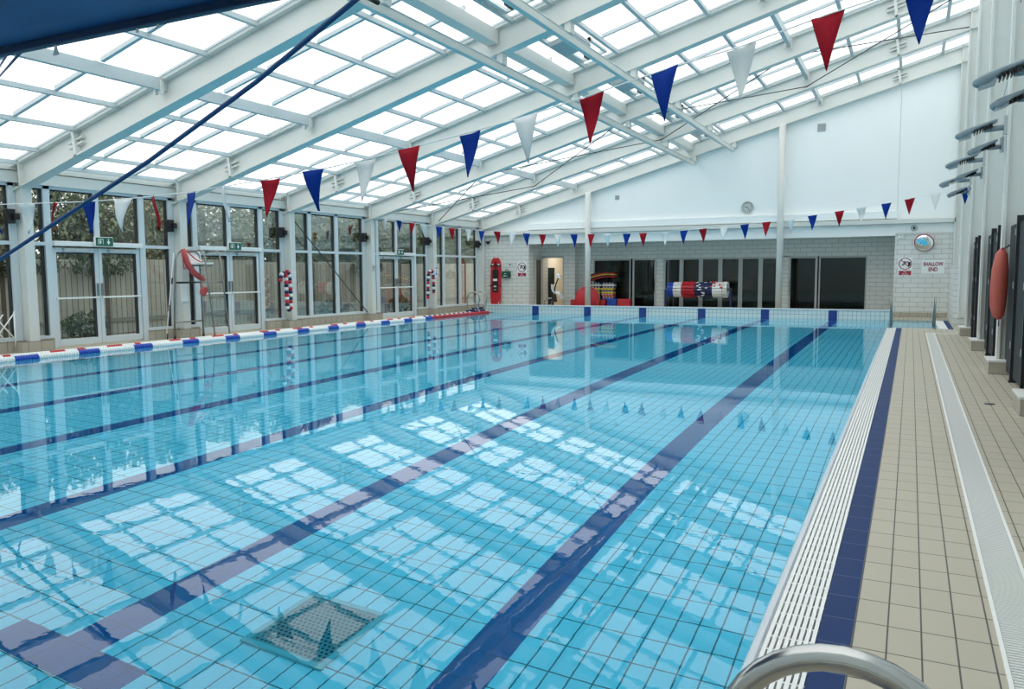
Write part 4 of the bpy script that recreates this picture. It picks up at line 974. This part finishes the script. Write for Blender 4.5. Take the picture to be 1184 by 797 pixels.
# pool hoist chair in the doorway
t = thing('pool_hoist_chair', 'white moulded hoist seat on a steel frame in the open doorway', 'hoist chair', (-12.72, 29.3, 0))
b = MB(); b.tube([(-.42, .0, 0), (-.42, 0, .30), (-.36, 0, .42), (-.25, 0, .46), (.02, 0, .46)], .022, 8); b.tube([(-.3, .2, 0), (-.05, .05, .5), (.02, 0, .72)], .022, 8); b.tube([(-.42, 0, .02), (-.3, .2, .02)], .018, 8); b.build('frame', STEEL, t)
b = MB(); rows = []
for (x, z, w) in ((-.02, .98, .16), (.0, .82, .20), (.05, .70, .22), (.18, .66, .22), (.30, .58, .21), (.38, .46, .19), (.42, .40, .16)):
    rows.append([b.bm.verts.new((x, yy*w, z + .05*abs(yy))) for yy in (-1, -.5, 0, .5, 1)])
for A, Bq in zip(rows, rows[1:]):
    for i in range(4): b._f([A[i], A[i+1], Bq[i+1], Bq[i]], True)
o = b.build('seat', PLW, t); so = o.modifiers.new('shell_thickness', 'SOLIDIFY'); so.thickness = .03
b = MB(); b.tube([(.02, 0, .72), (.08, 0, 1.0), (.22, 0, 1.32)], .028, 8); b.build('mast', BLACK, t)
b = MB(); b.hexa([(.12, -.08, 1.30), (.34, -.08, 1.24), (.34, .08, 1.24), (.12, .08, 1.30), (.14, -.07, 1.44), (.30, -.07, 1.36), (.30, .07, 1.36), (.14, .07, 1.44)]); b.cyl((.04, -.06, 1.46), (.18, -.06, 1.46), .015, 8); b.build('headrest', PLW, t, bevel=.015)
b = MB(); b.hexa([(-.05, -.12, .38), (.1, -.12, .32), (.1, .12, .32), (-.05, .12, .38), (-.02, -.1, .66), (.06, -.1, .62), (.06, .1, .62), (-.02, .1, .66)]); b.build('gearbox', BLACK, t)
b = MB(); b.box(-.24, 0, 0, .20, .05, 1.66); o = tag(b.build('storage_board', mat('green_grey_board', (.035, .05, .045), .6), loc=(-13.56, 30.75, .03), bevel=.01), 'dark green board standing inside the doorway', 'board'); o.rotation_euler = (math.radians(-3), 0, 0)
b = MB(); b.box(-.19, -.008, 1.25, -.13, 0, 1.45); b.build('white_label', SIGNW, o)
# rescue tube bag on the right column
t = thing('rescue_tube', 'coral red rescue tube hanging on the right wall column by the dark panels', 'rescue tube', (1.08, COLY[4], 0))
t.location = (1.135, 13.12, 0)
b = MB(); b.tube([(0, 0, 1.79), (-.005, -.01, 1.72), (-.015, .0, 1.5), (-.02, .02, 1.2), (-.02, .03, .98), (-.01, .03, .86), (0, .03, .80)], [.03, .075, .105, .11, .10, .075, .03], 14); b.build('foam_body', CORAL, t)
b = MB(); b.tube([(0, -.05, 1.80), (-.07, .14, 1.6), (-.085, .20, 1.30), (-.07, .14, 1.24)], .014, 6); b.build('strap', RED, t)
b = MB(); b.cyl((.0, 0, 1.78), (.09, 0, 1.84), .012, 6); b.cyl((0, .03, .80), (0, .03, .70), .008, 6); b.build('cord', BLACK, t)

b = MB(); b.box(1.19, YW-.03, 0, 1.25, YW+.05, 2.69); struct(b.build('trim_13', WHITE), 'white vertical trim at the right end of the brick wall')
b = MB(); b.lathe([(.004, .0), (.055, .0), (.055, .004), (.004, .004)], (.84, 10.3, 0), 'Z', 18); tag(b.build('floor_gully', BLACK), 'small dark round drain on the tan deck right of the long drain channel', 'drain')
# ------------------------------------------------------------------ outside the left wall
b = MB(); b.box(-40, -8, -.2, -16.1, 40, -.05)
struct(b.build('ground_outside', PAVE), 'paved ground outside the glazed left wall')
fen = thing('wooden_fence', 'weathered grey board fence outside the glazed left wall', 'fence', (-18.2, 0, 0))
for k in range(14):
    ya = -2+2.6*k
    b = MB(); b.box(-.02, ya, -.05, .02, ya+2.5, 1.90+.03*math.sin(k*2.1)); b.build('fence_panel', WOOD, fen)
    b = MB(); b.box(-.04, ya-.1, -.05, .04, ya, 2.0); b.build('post', BARK, fen)
    b = MB(); b.box(.02, ya, .30, .05, ya+2.5, .40); b.build('gravel_board', mat('rail_wood', (.26, .235, .2), .9) if k == 0 else bpy.data.materials['rail_wood'], fen)
def leaves(n, rad, m, size, zmin=-.95):
    b = MB()
    for i in range(n):
        while True:
            p = Vector((random.uniform(-1, 1), random.uniform(-1, 1), random.uniform(-1, 1)))
            if .35 < p.length < 1: break
        p = Vector((p.x*rad[0], p.y*rad[1], p.z*rad[2])); s_ = size*random.uniform(.6, 1.3)
        M_ = Matrix.Translation(p) @ Matrix.Rotation(random.uniform(0, 6.3), 4, 'Z') @ Matrix.Rotation(random.uniform(-1.2, 1.2), 4, 'X')
        b.quad(*[M_ @ Vector(q) for q in ((0, -s_, 0), (s_*.5, 0, .15*s_), (0, s_, 0), (-s_*.5, 0, .15*s_))])
    me = bpy.data.meshes.new('foliage'); b.bm.to_mesh(me); b.bm.free(); me.materials.append(m); return me
FM = [leaves(9000, (1.3, 1.9, 1.9), LEAF, .095), leaves(9000, (1.4, 1.9, 1.9), LEAF2, .09)]
tb = MB(); tb.tube([(0, 0, -.1), (.1, .05, 1.2), (0, .1, 2.6)], [.12, .09, .05], 8); tb.tube([(.1, .05, 1.2), (.4, .5, 2.4)], [.07, .03], 6)
TM = bpy.data.meshes.new('trunk'); tb.bm.to_mesh(TM); tb.bm.free(); TM.materials.append(BARK)
for k in range(16):
    y = 5.5+2.0*k
    t = thing('tree', ('dense dark green' if k % 2 == 0 else 'loose olive green')+' garden tree behind the board fence, seen through the glazing', 'tree', (-20.6+.4*math.sin(k*1.7), y, 0), random.uniform(0, 6), group='garden trees behind the fence, dark' if k % 2 == 0 else 'garden trees behind the fence, olive')
    o = bpy.data.objects.new('foliage', FM[k % 2]); COL.objects.link(o); o.parent = t; o.location = (0, 0, 2.35+.2*math.sin(k*2.3))
    o = bpy.data.objects.new('trunk', TM); COL.objects.link(o); o.parent = t
IV = leaves(500, (.12, 1.0, .28), LEAF3, .07)
for k, (y, lab) in enumerate(((11.3, 'ivy hanging over the fence behind the doors left of the lifeguard chair'), (13.3, 'ivy hanging over the fence behind the lifeguard chair'), (24.2, 'ivy hanging over the fence behind the farthest doors'))):
    o = bpy.data.objects.new('ivy', IV); COL.objects.link(o); o.location = (-17.99, y, 1.72); tag(o, lab, 'ivy', kind='stuff')
SH = leaves(500, (.3, .6, .35), LEAF3, .07)
for k, (y, lab) in enumerate(((12.5, 'low shrub at the foot of the fence behind the doors left of the lifeguard chair'), (21.6, 'low green shrub outside the cable braced bay'), (25.6, 'low green shrub outside the farthest doors'))):
    o = bpy.data.objects.new('shrub', SH); COL.objects.link(o); o.location = (-17.6, y, .3); tag(o, lab, 'shrub')
t = thing('drying_rack', 'white lattice folding rack just inside the glass at the left edge of the photo', 'rack', (-15.58, 8.86, 0))
b = MB()
for q in range(5):
    b.cyl((0, -.5+.2*q, .25), (0, -.1+.2*q, .75), .012, 6); b.cyl((0.03, -.1+.2*q, .25), (0.03, -.5+.2*q, .75), .012, 6)
b.build('lattice', PLW, t)
for yy in (-.5, .7):
    b = MB(); b.cyl((.015, yy, 0), (.015, yy, .8), .015, 6); b.build('upright', PLW, t)
